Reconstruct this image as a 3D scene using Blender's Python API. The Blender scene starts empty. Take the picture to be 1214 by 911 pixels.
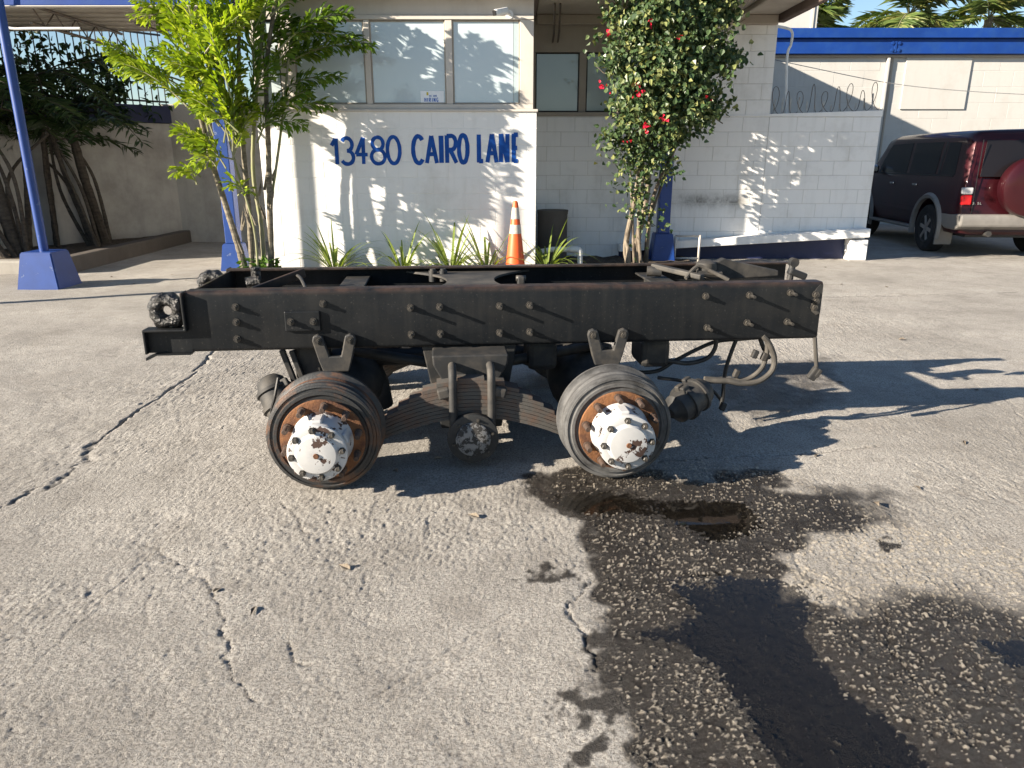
import bpy, bmesh, math, random
import numpy as np
from mathutils import Vector, Matrix
R = math.radians
rnd = random.Random(7)
SC = bpy.context.scene
COL = SC.collection

# ------------------------------------------------------------------ camera, sky, sun, exposure
PITCH = R(17.0); CAM_H = 1.47; FPX = 877.0
cd = bpy.data.cameras.new('camera'); cam = bpy.data.objects.new('camera', cd); COL.objects.link(cam)
cam.location = (0, 0, CAM_H); cam.rotation_euler = (R(90) - PITCH, 0, 0)
cd.sensor_width = 36.0; cd.sensor_fit = 'HORIZONTAL'; cd.lens = 36.0 * FPX / 1214.0
cd.clip_start = 0.05; cd.clip_end = 2000
SC.camera = cam
SUN = Vector((1.0, 0.42, -0.42)).normalized()          # direction the light travels
ELEV = math.asin(-SUN.z)
w = bpy.data.worlds.new('World'); SC.world = w; w.use_nodes = True
nt = w.node_tree; bg = nt.nodes['Background']
sk = nt.nodes.new('ShaderNodeTexSky'); sk.sky_type = 'NISHITA'; sk.sun_disc = False
sk.sun_elevation = ELEV; sk.sun_rotation = math.atan2(-SUN.x, -SUN.y)
sk.air_density = 1.0; sk.dust_density = 0.15; sk.ozone_density = 2.5
nt.links.new(sk.outputs[0], bg.inputs[0]); bg.inputs[1].default_value = 0.052
sd = bpy.data.lights.new('sun', 'SUN'); sun = bpy.data.objects.new('sun', sd); COL.objects.link(sun)
sd.energy = 5.0; sd.angle = R(0.5); sd.color = (1.0, 0.885, 0.735)
sun.rotation_euler = SUN.to_track_quat('-Z', 'Y').to_euler(); sun.location = (-8, -4, 9)
SC.view_settings.view_transform = 'Standard'; SC.view_settings.look = 'None'
SC.view_settings.gamma = 1.0; SC.view_settings.use_curve_mapping = False
SC.view_settings.exposure = 1.65

# ------------------------------------------------------------------ survey helpers (photo measurements -> metres)
def ray(u, v):
    a = (u - 607.0) / FPX; b = (v - 455.5) / FPX
    return Vector((a, math.cos(PITCH) - b * math.sin(PITCH), -math.sin(PITCH) - b * math.cos(PITCH)))
def gnd(u, v, z=0.0):
    r = ray(u, v); t = (z - CAM_H) / r.z
    return Vector((r.x * t, r.y * t, z))
def aty(u, v, Y):
    r = ray(u, v); t = Y / r.y
    return Vector((r.x * t, Y, CAM_H + r.z * t))

# ------------------------------------------------------------------ materials
MATS = {}
class NT:
    def __init__(s, name):
        s.m = bpy.data.materials.new(name); s.m.use_nodes = True
        s.t = s.m.node_tree; s.b = s.t.nodes['Principled BSDF']; s.out = s.t.nodes['Material Output']
        s.tc = s.t.nodes.new('ShaderNodeTexCoord'); s.co = s.tc.outputs['Object']
        MATS[name] = s.m
    def n(s, typ, **kw):
        nd = s.t.nodes.new(typ)
        for k, v in kw.items(): setattr(nd, k, v)
        return nd
    def l(s, a, b): s.t.links.new(a, b)
    def noise(s, scale, detail=4, rough=0.55, vec=None, stretch=None):
        nd = s.n('ShaderNodeTexNoise'); nd.inputs['Scale'].default_value = scale
        nd.inputs['Detail'].default_value = detail; nd.inputs['Roughness'].default_value = rough
        v = vec or s.co
        if stretch:
            mp = s.n('ShaderNodeMapping'); mp.inputs['Scale'].default_value = stretch; s.l(v, mp.inputs[0]); v = mp.outputs[0]
        s.l(v, nd.inputs['Vector']); return nd.outputs[0]
    def ramp(s, fac, stops):
        r = s.n('ShaderNodeValToRGB'); e = r.color_ramp.elements
        while len(e) < len(stops): e.new(0.5)
        for i, (p, c) in enumerate(stops):
            e[i].position = p; e[i].color = (c, c, c, 1) if not hasattr(c, '__len__') else (*c, 1)
        s.l(fac, r.inputs[0]); return r.outputs[0]
    def mix(s, fac, a, b, blend='MIX'):
        m = s.n('ShaderNodeMix', data_type='RGBA', blend_type=blend)
        for sock, val in ((m.inputs[0], fac), (m.inputs[6], a), (m.inputs[7], b)):
            if hasattr(val, 'is_output'): s.l(val, sock)
            elif hasattr(val, '__len__'): sock.default_value = (*val, 1)
            else: sock.default_value = val
        return m.outputs[2]
    def math(s, op, a, b=0.0):
        m = s.n('ShaderNodeMath', operation=op)
        for i, v in enumerate((a, b)):
            if hasattr(v, 'is_output'): s.l(v, m.inputs[i])
            else: m.inputs[i].default_value = v
        return m.outputs[0]
    def bump(s, h, strength=0.3, dist=0.01):
        b = s.n('ShaderNodeBump'); b.inputs['Strength'].default_value = strength; b.inputs['Distance'].default_value = dist
        s.l(h, b.inputs['Height']); s.l(b.outputs[0], s.b.inputs['Normal'])
    def col(s, c): 
        if hasattr(c, 'is_output'): s.l(c, s.b.inputs['Base Color'])
        else: s.b.inputs['Base Color'].default_value = (*c, 1)
    def rough(s, r):
        if hasattr(r, 'is_output'): s.l(r, s.b.inputs['Roughness'])
        else: s.b.inputs['Roughness'].default_value = r

def worn(name, base, dirt, rough=0.6, scale=6, amount=(0.45, 0.7), bump=0.2, bscale=60, bdist=0.004, metal=0, streak=None, spec=0.5):
    s = NT(name); f = s.ramp(s.noise(scale, 6, 0.62, stretch=streak), [(amount[0], 0), (amount[1], 1)])
    c = s.mix(f, base, dirt)
    v = s.ramp(s.noise(scale * 0.35, 3), [(0.3, 0.82), (0.7, 1.08)])
    s.col(s.mix(1.0, c, v, 'MULTIPLY')); s.rough(rough); s.b.inputs['Metallic'].default_value = metal
    s.b.inputs['Specular IOR Level'].default_value = spec
    if bump: s.bump(s.noise(bscale, 5, 0.6), bump, bdist)
    return s
# truck
def frame_mat():
    s = NT('frame_black')
    dust = s.ramp(s.noise(2.1, 5, 0.65, stretch=(1, 1, 2.2)), [(0.46, 0), (0.72, 1)])
    streak = s.ramp(s.noise(26, 3, 0.5, stretch=(1, 1, 0.07)), [(0.45, 0), (0.75, 1)])
    sp = s.ramp(s.noise(95, 2, 0.5), [(0.66, 0), (0.72, 1)])
    c = s.mix(s.math('MULTIPLY', dust, 0.16), (0.0050, 0.0066, 0.0086), (0.050, 0.045, 0.038))
    c = s.mix(s.math('MULTIPLY', streak, 0.07), c, (0.085, 0.078, 0.066))
    c = s.mix(s.math('MULTIPLY', sp, 0.25), c, (0.11, 0.105, 0.095))
    g = s.n('ShaderNodeSeparateXYZ'); s.l(s.co, g.inputs[0])
    edge = s.ramp(g.outputs[2], [(0.0, 0), (1.0, 1)])
    mr = s.n('ShaderNodeMapRange'); mr.inputs[1].default_value = 0.825; mr.inputs[2].default_value = 0.855
    s.l(g.outputs[2], mr.inputs[0])
    rn = s.ramp(s.noise(7, 5, 0.7), [(0.36, 0), (0.6, 1)])
    c = s.mix(s.math('MULTIPLY', s.math('MULTIPLY', mr.outputs[0], rn), 0.45), c, (0.11, 0.065, 0.045))
    s.col(c); s.rough(s.ramp(s.noise(5, 4), [(0.3, 0.34), (0.7, 0.58)]))
    s.b.inputs['Specular IOR Level'].default_value = 0.30
    s.bump(s.noise(45, 5, 0.6), 0.22, 0.003)
frame_mat()
worn('dark_metal', (0.014, 0.015, 0.016), (0.055, 0.048, 0.04), 0.62, 9)
worn('dusty_metal', (0.020, 0.020, 0.020), (0.075, 0.067, 0.056), 0.7, 7, (0.4, 0.68))
worn('bracket_metal', (0.026, 0.026, 0.026), (0.07, 0.062, 0.052), 0.6, 14, (0.42, 0.7))
worn('bolt_metal', (0.03, 0.028, 0.026), (0.12, 0.108, 0.09), 0.5, 40, (0.4, 0.65), metal=0.3)
worn('drum_grey', (0.115, 0.114, 0.112), (0.032, 0.031, 0.03), 0.62, 7, (0.4, 0.66), 0.35, 70, 0.004, streak=(1, 4, 1))
worn('drum_dark', (0.022, 0.023, 0.024), (0.12, 0.055, 0.026), 0.55, 6, (0.52, 0.66), 0.35, 70, 0.004, streak=(1, 4, 1))
worn('rust', (0.085, 0.034, 0.016), (0.20, 0.085, 0.03), 0.85, 14, (0.4, 0.62), 0.6, 80, 0.006)
worn('rust_dark', (0.05, 0.024, 0.014), (0.12, 0.05, 0.022), 0.85, 18, (0.42, 0.62), 0.6, 80, 0.006)
worn('stud_brown', (0.045, 0.028, 0.02), (0.10, 0.06, 0.04), 0.7, 20, (0.4, 0.65), 0.5, 80)
worn('leaf_steel', (0.068, 0.064, 0.058), (0.10, 0.052, 0.032), 0.72, 9, (0.45, 0.7), 0.3, 60)
worn('hose', (0.012, 0.012, 0.012), (0.06, 0.055, 0.048), 0.55, 12, (0.42, 0.7))
worn('hose_dusty', (0.055, 0.05, 0.043), (0.10, 0.09, 0.076), 0.8, 15)
worn('tar', (0.008, 0.008, 0.008), (0.03, 0.027, 0.025), 0.28, 18, (0.4, 0.7), 1.0, 26, 0.03)
def chipped(name, base, under, lo, scale):
    s = NT(name); n = s.noise(scale, 5, 0.7); f = s.ramp(n, [(lo, 0), (lo + 0.015, 1)])
    d = s.ramp(s.noise(6, 4), [(0.3, 0.8), (0.7, 1.0)])
    c = s.mix(f, s.mix(1.0, base, d, 'MULTIPLY'), under); s.col(c)
    s.rough(s.ramp(f, [(0, 0.42), (1, 0.8)])); inv = s.math('SUBTRACT', 1.0, f); s.bump(inv, 0.5, 0.003)
chipped('white_chipped', (0.50, 0.50, 0.495), (0.055, 0.03, 0.022), 0.575, 12)
chipped('blue_post_paint', (0.009, 0.048, 0.23), (0.10, 0.14, 0.26), 0.645, 9)
chipped('white_grimy', (0.19, 0.188, 0.185), (0.028, 0.026, 0.024), 0.50, 34)
# buildings
def block_paint(name, base, dirt, lo=0.52, hi=0.78, bstr=0.25, spec=0.25):
    s = NT(name); co = s.n('ShaderNodeNewGeometry').outputs['Position']
    f = s.ramp(s.noise(1.6, 7, 0.68, vec=co), [(lo, 0), (hi, 1)])
    st = s.ramp(s.noise(9, 4, 0.6, vec=co, stretch=(1, 1, 0.12)), [(0.5, 0), (0.85, 1)])
    c = s.mix(s.math('MULTIPLY', f, 0.55), base, dirt); c = s.mix(s.math('MULTIPLY', st, 0.3), c, dirt)
    if name == 'white_block_side':      # exhaust soot smear low on the recessed wall
        g = s.n('ShaderNodeSeparateXYZ'); s.l(co, g.inputs[0])
        dx = s.math('POWER', s.math('ABSOLUTE', s.math('DIVIDE', s.math('SUBTRACT', g.outputs[0], 2.98), 0.62)), 4.0)
        dz = s.math('POWER', s.math('ABSOLUTE', s.math('DIVIDE', s.math('SUBTRACT', g.outputs[2], 0.86), 0.10)), 2.0)
        k = s.math('POWER', 2.718, s.math('MULTIPLY', s.math('ADD', dx, dz), -1.0))
        k = s.math('MULTIPLY', k, s.ramp(s.noise(5, 5, 0.7, vec=co), [(0.3, 0.1), (0.6, 0.85)]))
        c = s.mix(k, c, (0.10, 0.095, 0.08))
    sp = s.ramp(s.noise(22, 6, 0.75, vec=co), [(0.69, 0), (0.73, 1)])
    c = s.mix(s.math('MULTIPLY', sp, 0.4), c, (0.16, 0.14, 0.12))
    s.col(c); s.rough(0.75); s.b.inputs['Specular IOR Level'].default_value = spec
    s.bump(s.noise(85, 6, 0.65, vec=co), bstr, 0.006)
    return s
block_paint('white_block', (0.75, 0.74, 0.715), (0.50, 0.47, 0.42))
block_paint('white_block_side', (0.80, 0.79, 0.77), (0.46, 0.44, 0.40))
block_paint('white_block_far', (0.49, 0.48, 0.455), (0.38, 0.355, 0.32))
block_paint('mortar', (0.60, 0.585, 0.555), (0.36, 0.33, 0.29))
block_paint('plaster_old', (0.42, 0.40, 0.365), (0.17, 0.155, 0.135), 0.40, 0.68, 0.5)
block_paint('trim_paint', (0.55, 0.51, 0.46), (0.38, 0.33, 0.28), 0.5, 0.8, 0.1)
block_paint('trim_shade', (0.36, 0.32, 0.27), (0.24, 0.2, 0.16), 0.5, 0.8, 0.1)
block_paint('soffit_paint', (0.46, 0.42, 0.36), (0.22, 0.18, 0.15), 0.45, 0.8, 0.1)
block_paint('roof_brown', (0.16, 0.12, 0.10), (0.08, 0.06, 0.05), 0.4, 0.7, 0.2)
block_paint('concrete', (0.36, 0.34, 0.30), (0.2, 0.18, 0.155), 0.4, 0.7, 0.5)
block_paint('concrete_dark', (0.115, 0.10, 0.088), (0.05, 0.042, 0.036), 0.4, 0.7, 0.6)
worn('blue_paint', (0.008, 0.046, 0.235), (0.016, 0.062, 0.23), 0.5, 5, (0.45, 0.75), 0.25, 40, 0.004, spec=0.25)
worn('blue_letter', (0.005, 0.060, 0.29), (0.010, 0.085, 0.36), 0.55, 16, (0.4, 0.7), 0.15, 60, 0.004, spec=0.2)
worn('blue_dark', (0.006, 0.012, 0.055), (0.010, 0.016, 0.055), 0.6, 4)
worn('galvanised', (0.38, 0.38, 0.37), (0.25, 0.24, 0.23), 0.45, 12, metal=0.4)
worn('wire_steel', (0.13, 0.115, 0.10), (0.2, 0.14, 0.09), 0.55, 20, metal=0.4)
worn('white_plastic', (0.72, 0.72, 0.70), (0.55, 0.53, 0.49), 0.4, 8, (0.5, 0.8), 0)
worn('black_plastic', (0.012, 0.012, 0.013), (0.02, 0.02, 0.02), 0.35, 8, bump=0)
worn('iron_black', (0.02, 0.02, 0.022), (0.05, 0.04, 0.035), 0.6, 14)
worn('cone_orange', (0.78, 0.11, 0.02), (0.42, 0.085, 0.03), 0.5, 7, (0.5, 0.8), 0.1)
worn('cone_white', (0.52, 0.48, 0.43), (0.36, 0.22, 0.14), 0.5, 14, (0.45, 0.7), 0)
worn('paper', (0.88, 0.9, 0.92), (0.86, 0.88, 0.9), 0.8, 4, bump=0)
worn('print_blue', (0.04, 0.14, 0.5), (0.04, 0.14, 0.5), 0.8, 4, bump=0)
worn('print_yellow', (0.6, 0.5, 0.05), (0.6, 0.5, 0.05), 0.8, 4, bump=0)
worn('soil', (0.055, 0.04, 0.028), (0.11, 0.085, 0.06), 0.95, 16, (0.4, 0.65), 1.0, 40, 0.03)
worn('stain_soot', (0.16, 0.15, 0.125), (0.3, 0.29, 0.26), 0.9, 14)
# window glass over pale blinds, bluish sky reflection put into the colour
def pane(name, c0, c1, rough=0.03, spec=0.5):
    s = NT(name); s.col(s.mix(s.ramp(s.noise(0.9, 3), [(0.3, 0), (0.7, 1)]), c0, c1)); s.rough(0.5)
    s.b.inputs['Specular IOR Level'].default_value = spec
    s.b.inputs['Coat Weight'].default_value = 1.0; s.b.inputs['Coat Roughness'].default_value = 0.01; s.b.inputs['Coat IOR'].default_value = 1.6
pane('pane_blind_sky', (0.46, 0.54, 0.57), (0.52, 0.59, 0.62))
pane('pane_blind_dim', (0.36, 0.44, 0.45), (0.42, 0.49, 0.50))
pane('car_glass', (0.006, 0.005, 0.006), (0.009, 0.007, 0.008), spec=0.2)
MATS['car_glass'].node_tree.nodes['Principled BSDF'].inputs['Coat IOR'].default_value = 1.38
MATS['car_glass'].node_tree.nodes['Principled BSDF'].inputs['Coat Weight'].default_value = 0.6
# car
def carpaint():
    s = NT('car_maroon'); s.col(s.mix(s.ramp(s.noise(2.2, 4), [(0.35, 0), (0.7, 1)]), (0.030, 0.0036, 0.0065), (0.042, 0.005, 0.008)))
    s.rough(0.42); s.b.inputs['Metallic'].default_value = 0.35
    s.b.inputs['Coat Weight'].default_value = 0.7; s.b.inputs['Coat Roughness'].default_value = 0.05; s.b.inputs['Coat IOR'].default_value = 1.4; s.b.inputs['Specular IOR Level'].default_value = 0.25
carpaint()
worn('car_grey', (0.20, 0.19, 0.175), (0.15, 0.14, 0.13), 0.45, 5, bump=0.05)
worn('tyre', (0.014, 0.014, 0.014), (0.05, 0.045, 0.04), 0.85, 10, (0.5, 0.8))
worn('alloy', (0.42, 0.39, 0.36), (0.2, 0.17, 0.15), 0.4, 12, metal=0.6, bump=0)
worn('lamp_red', (0.55, 0.012, 0.015), (0.5, 0.012, 0.015), 0.15, 5, bump=0)
worn('lamp_clear', (0.62, 0.62, 0.62), (0.5, 0.5, 0.5), 0.15, 5, bump=0)
worn('chrome', (0.7, 0.7, 0.7), (0.5, 0.5, 0.5), 0.2, 5, metal=1, bump=0)
# plants
def leaf(name, a, b, c=None, trans=0.35, rough=0.45):
    s = NT(name); g = s.n('ShaderNodeNewGeometry'); f = g.outputs['Random Per Island']
    stops = [(0, a), (0.7, b)] + ([(1.0, c)] if c else [])
    col = s.ramp(f, stops)
    s.col(col); s.rough(rough); s.b.inputs['Specular IOR Level'].default_value = 0.35
    t = s.n('ShaderNodeBsdfTranslucent'); s.l(s.mix(1.0, col, (1.15, 1.2, 0.55), 'MULTIPLY'), t.inputs[0])
    m = s.n('ShaderNodeMixShader'); m.inputs[0].default_value = trans
    s.l(s.b.outputs[0], m.inputs[1]); s.l(t.outputs[0], m.inputs[2]); s.l(m.outputs[0], s.out.inputs[0])
leaf('leaf_fishtail', (0.14, 0.22, 0.016), (0.30, 0.385, 0.026), (0.46, 0.49, 0.08), 0.42)
leaf('leaf_fishtail_shaded', (0.075, 0.15, 0.018), (0.15, 0.24, 0.028), (0.26, 0.32, 0.06), 0.38)  # copy for the shaded fronds, their shade put into the leaf colour
leaf('leaf_areca', (0.018, 0.04, 0.012), (0.03, 0.06, 0.016), (0.06, 0.085, 0.025), 0.25)
leaf('leaf_coconut', (0.07, 0.12, 0.03), (0.14, 0.19, 0.05), (0.24, 0.23, 0.07), 0.3)
leaf('leaf_bougainvillea', (0.030, 0.062, 0.024), (0.075, 0.115, 0.045), (0.24, 0.25, 0.085), 0.18, 0.38)
leaf('leaf_spider', (0.13, 0.2, 0.04), (0.22, 0.28, 0.06), (0.42, 0.44, 0.16), 0.35)
leaf('leaf_low', (0.05, 0.12, 0.02), (0.09, 0.17, 0.03), None, 0.3)
leaf('leaf_far_tree', (0.025, 0.05, 0.015), (0.05, 0.085, 0.02), (0.08, 0.11, 0.03), 0.2)
leaf('petal', (0.50, 0.008, 0.035), (0.68, 0.018, 0.06), None, 0.3)
worn('bark_palm', (0.22, 0.19, 0.14), (0.10, 0.085, 0.06), 0.9, 9, (0.4, 0.62), 0.5, 40, 0.01, streak=(1, 1, 3))
worn('bark_green', (0.20, 0.22, 0.08), (0.25, 0.23, 0.16), 0.7, 7, (0.4, 0.65), 0.3, 30, 0.01, streak=(1, 1, 0.5))
worn('bark_dark', (0.075, 0.06, 0.045), (0.035, 0.028, 0.022), 0.95, 10, (0.4, 0.62), 0.6, 40, 0.015, streak=(1, 1, 3))
worn('bark_vine', (0.24, 0.20, 0.15), (0.09, 0.07, 0.05), 0.95, 16, (0.4, 0.62), 0.7, 50, 0.01, streak=(1, 1, 0.3))

# ------------------------------------------------------------------ mesh helpers
class MB:
    def __init__(s): s.v = []; s.f = []; s.smooth = []
    def add(s, vs, fs, smooth=False):
        o = len(s.v); s.v += [tuple(v) for v in vs]; s.f += [tuple(i + o for i in f) for f in fs]; s.smooth += [smooth] * len(fs)
    def box(s, c, d, rot=None):
        x, y, z = (k / 2 for k in d)
        vs = [Vector((i * x, j * y, k * z)) for i in (-1, 1) for j in (-1, 1) for k in (-1, 1)]
        if rot is not None: vs = [rot @ v for v in vs]
        c = Vector(c)
        s.add([v + c for v in vs], [(0, 1, 3, 2), (4, 6, 7, 5), (0, 4, 5, 1), (2, 3, 7, 6), (0, 2, 6, 4), (1, 5, 7, 3)])
        return s
    def bbox(s, c, d, b=0.01, rot=None, seg=2):
        bm = bmesh.new(); bmesh.ops.create_cube(bm, size=1)
        bmesh.ops.scale(bm, vec=d, verts=bm.verts)
        bmesh.ops.bevel(bm, geom=bm.edges[:], offset=b, segments=seg, affect='EDGES', profile=0.5)
        s.bm(bm, c, rot); return s
    def bm(s, bm, c=(0, 0, 0), rot=None, smooth=False):
        bm.verts.index_update(); c = Vector(c)
        s.add([((rot @ v.co) if rot is not None else v.co) + c for v in bm.verts], [[v.index for v in f.verts] for f in bm.faces], smooth)
        bm.free()
    def tube(s, pts, r, seg=8, cap=True, smooth=True):
        pts = [Vector(p) for p in pts]; n = len(pts)
        rs = r if hasattr(r, '__len__') else [r] * n
        rings = []; prev = None
        for i in range(n):
            t = (pts[min(i + 1, n - 1)] - pts[max(i - 1, 0)])
            t = t.normalized() if t.length > 1e-9 else Vector((0, 0, 1))
            if prev is None:
                a = Vector((0, 0, 1)) if abs(t.z) < 0.9 else Vector((1, 0, 0))
                nrm = t.cross(a).normalized()
            else:
                nrm = prev - t * prev.dot(t)
                nrm = nrm.normalized() if nrm.length > 1e-6 else t.orthogonal().normalized()
            prev = nrm; bn = t.cross(nrm)
            rings.append([pts[i] + (nrm * math.cos(2 * math.pi * k / seg) + bn * math.sin(2 * math.pi * k / seg)) * rs[i] for k in range(seg)])
        vs = [v for rg in rings for v in rg]
        fs = [(i * seg + k, i * seg + (k + 1) % seg, (i + 1) * seg + (k + 1) % seg, (i + 1) * seg + k) for i in range(n - 1) for k in range(seg)]
        s.add(vs, fs, smooth)
        if cap:
            s.add(rings[0], [tuple(range(seg))[::-1]]); s.add(rings[-1], [tuple(range(seg))])
        return s
    def lathe(s, prof, c=(0, 0, 0), seg=40, M=None, smooth=True, wob=0):
        # prof: (distance along local Y, radius); revolves round the Y axis
        vs = []; n = len(prof)
        for y, r in prof:
            for k in range(seg):
                a = 2 * math.pi * k / seg; rr = r * (1 + wob * math.sin(a * 3 + y * 40))
                vs.append(Vector((rr * math.cos(a), y, rr * math.sin(a))))
        if M is not None: vs = [M @ v for v in vs]
        c = Vector(c); vs = [v + c for v in vs]
        fs = [(i * seg + k, (i + 1) * seg + k, (i + 1) * seg + (k + 1) % seg, i * seg + (k + 1) % seg) for i in range(n - 1) for k in range(seg)]
        if prof[0][1] > 1e-5: fs.append(tuple(range(seg)))
        if prof[-1][1] > 1e-5: fs.append(tuple((n - 1) * seg + k for k in range(seg))[::-1])
        s.add(vs, fs, smooth); return s
    def prism(s, poly, y0, y1, bevel=0.0, f=None):
        # poly in (x,z), extruded along y
        bm = bmesh.new(); vs = [bm.verts.new((p[0], y0, p[1])) for p in poly]
        fc = bm.faces.new(vs); e = bmesh.ops.extrude_face_region(bm, geom=[fc])
        bmesh.ops.translate(bm, vec=(0, y1 - y0, 0), verts=[g for g in e['geom'] if isinstance(g, bmesh.types.BMVert)])
        bmesh.ops.recalc_face_normals(bm, faces=bm.faces[:])
        if bevel: bmesh.ops.bevel(bm, geom=bm.edges[:], offset=bevel, segments=2, affect='EDGES', profile=0.5, clamp_overlap=True)
        if f:
            for v in bm.verts: v.co = f(v.co)
        s.bm(bm); return s
    def mesh(s, name, mat, crease=0.6):
        me = bpy.data.meshes.new(name); me.from_pydata(s.v, [], s.f)
        me.materials.append(MATS[mat])
        me.polygons.foreach_set('use_smooth', s.smooth); me.update()
        if any(s.smooth):
            bm = bmesh.new(); bm.from_mesh(me)
            bmesh.ops.remove_doubles(bm, verts=bm.verts[:], dist=1e-6)
            for e in bm.edges:
                if len(e.link_faces) == 2 and e.calc_face_angle(0) > crease: e.smooth = False
            bm.to_mesh(me); bm.free()
        return me
    def build(s, name, mat, parent=None, loc=(0, 0, 0), rz=0.0):
        return link(name, s.mesh(name, mat), parent, loc, rz)
def link(name, me, parent=None, loc=(0, 0, 0), rz=0.0):
    o = bpy.data.objects.new(name, me); COL.objects.link(o)
    o.parent = parent; o.location = loc; o.rotation_euler = (0, 0, rz); return o
def tag(o, label, cat, group=None):
    o['label'] = label; o['category'] = cat
    if group: o['group'] = group
    return o
def thing(name, label, cat, loc=(0, 0, 0), rz=0.0, group=None):
    return tag(link(name, None, None, loc, rz), label, cat, group)
def struct(o, kind='structure'): o['kind'] = kind; return o
def spline(pts, n=8):
    pts = [Vector(p) for p in pts]; out = []
    for i in range(len(pts) - 1):
        p0 = pts[max(i - 1, 0)]; p1 = pts[i]; p2 = pts[i + 1]; p3 = pts[min(i + 2, len(pts) - 1)]
        for k in range(n):
            t = k / n
            out.append(0.5 * ((2 * p1) + (p2 - p0) * t + (2 * p0 - 5 * p1 + 4 * p2 - p3) * t * t + (3 * p1 - p0 - 3 * p2 + p3) * t ** 3))
    return out + [pts[-1]]

# ------------------------------------------------------------------ ground: one sheet of real relief
def h32(a, b, seed):
    with np.errstate(over='ignore'):
        x = (a.astype(np.int64) * 374761393 + b.astype(np.int64) * 668265263 + seed * 2147483647) & 0xffffffff
        x = ((x ^ (x >> 13)) * 1274126177) & 0xffffffff
        x = ((x ^ (x >> 16)) * 2246822519) & 0xffffffff
        return ((x ^ (x >> 15)) & 0xffffff) / float(0xffffff)
def vn(x, y, seed=0):
    xi = np.floor(x); yi = np.floor(y); fx = x - xi; fy = y - yi
    fx = fx * fx * (3 - 2 * fx); fy = fy * fy * (3 - 2 * fy)
    a = h32(xi, yi, seed); b = h32(xi + 1, yi, seed); c = h32(xi, yi + 1, seed); d = h32(xi + 1, yi + 1, seed)
    return (a * (1 - fx) + b * fx) * (1 - fy) + (c * (1 - fx) + d * fx) * fy
def fbm(x, y, f, o=4, seed=0):
    s = 0; a = 1; t = 0
    for i in range(o):
        s = s + a * vn(x * f + 17.3 * i, y * f - 9.1 * i, seed + i); t += a; a *= 0.55; f *= 2.03
    return s / t
def worley(x, y, f, seed=0):
    x = x * f; y = y * f; xi = np.floor(x); yi = np.floor(y)
    best = np.full(x.shape, 9.0); bid = np.zeros(x.shape)
    for dx in (-1, 0, 1):
        for dy in (-1, 0, 1):
            cx = xi + dx; cy = yi + dy
            d = np.hypot(cx + 0.15 + 0.7 * h32(cx, cy, seed) - x, cy + 0.15 + 0.7 * h32(cx, cy, seed + 5) - y)
            m = d < best; best[m] = d[m]; bid[m] = h32(cx, cy, seed + 9)[m]
    return best, bid
def worley_edge(x, y, f, seed=0):
    x = x * f; y = y * f; xi = np.floor(x); yi = np.floor(y)
    f1 = np.full(x.shape, 9.0); f2 = np.full(x.shape, 9.0)
    for dx in (-1, 0, 1):
        for dy in (-1, 0, 1):
            cx = xi + dx; cy = yi + dy
            d = np.hypot(cx + h32(cx, cy, seed) - x, cy + h32(cx, cy, seed + 5) - y)
            f2 = np.minimum(f2, np.maximum(d, f1)); f1 = np.minimum(f1, d)
    return (f2 - f1) / f
def seg_dist(x, y, pts):
    d = np.full(x.shape, 1e9); along = np.zeros(x.shape); L = 0.0
    for (ax, ay), (bx, by) in zip(pts[:-1], pts[1:]):
        vx, vy = bx - ax, by - ay; l2 = vx * vx + vy * vy
        t = np.clip(((x - ax) * vx + (y - ay) * vy) / l2, 0, 1)
        q = np.hypot(x - ax - t * vx, y - ay - t * vy); m = q < d
        d[m] = q[m]; along[m] = (L + t * math.sqrt(l2))[m]; L += math.sqrt(l2)
    return d, along / L
def inside(x, y, pts):
    r = np.zeros(x.shape, bool); n = len(pts)
    for i in range(n):
        ax, ay = pts[i]; bx, by = pts[(i + 1) % n]
        if ay == by: continue
        c = ((ay > y) != (by > y)) & (x < (bx - ax) * (y - ay) / (by - ay) + ax); r ^= c
    return r
def sdf(x, y, pts):
    d, _ = seg_dist(x, y, pts + [pts[0]]); return np.where(inside(x, y, pts), d, -d)
def sst(a, b, x):
    t = np.clip((x - a) / (b - a), 0, 1); return t * t * (3 - 2 * t)
def G(*uv): return [tuple(gnd(u, v)[:2]) for u, v in uv]

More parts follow.
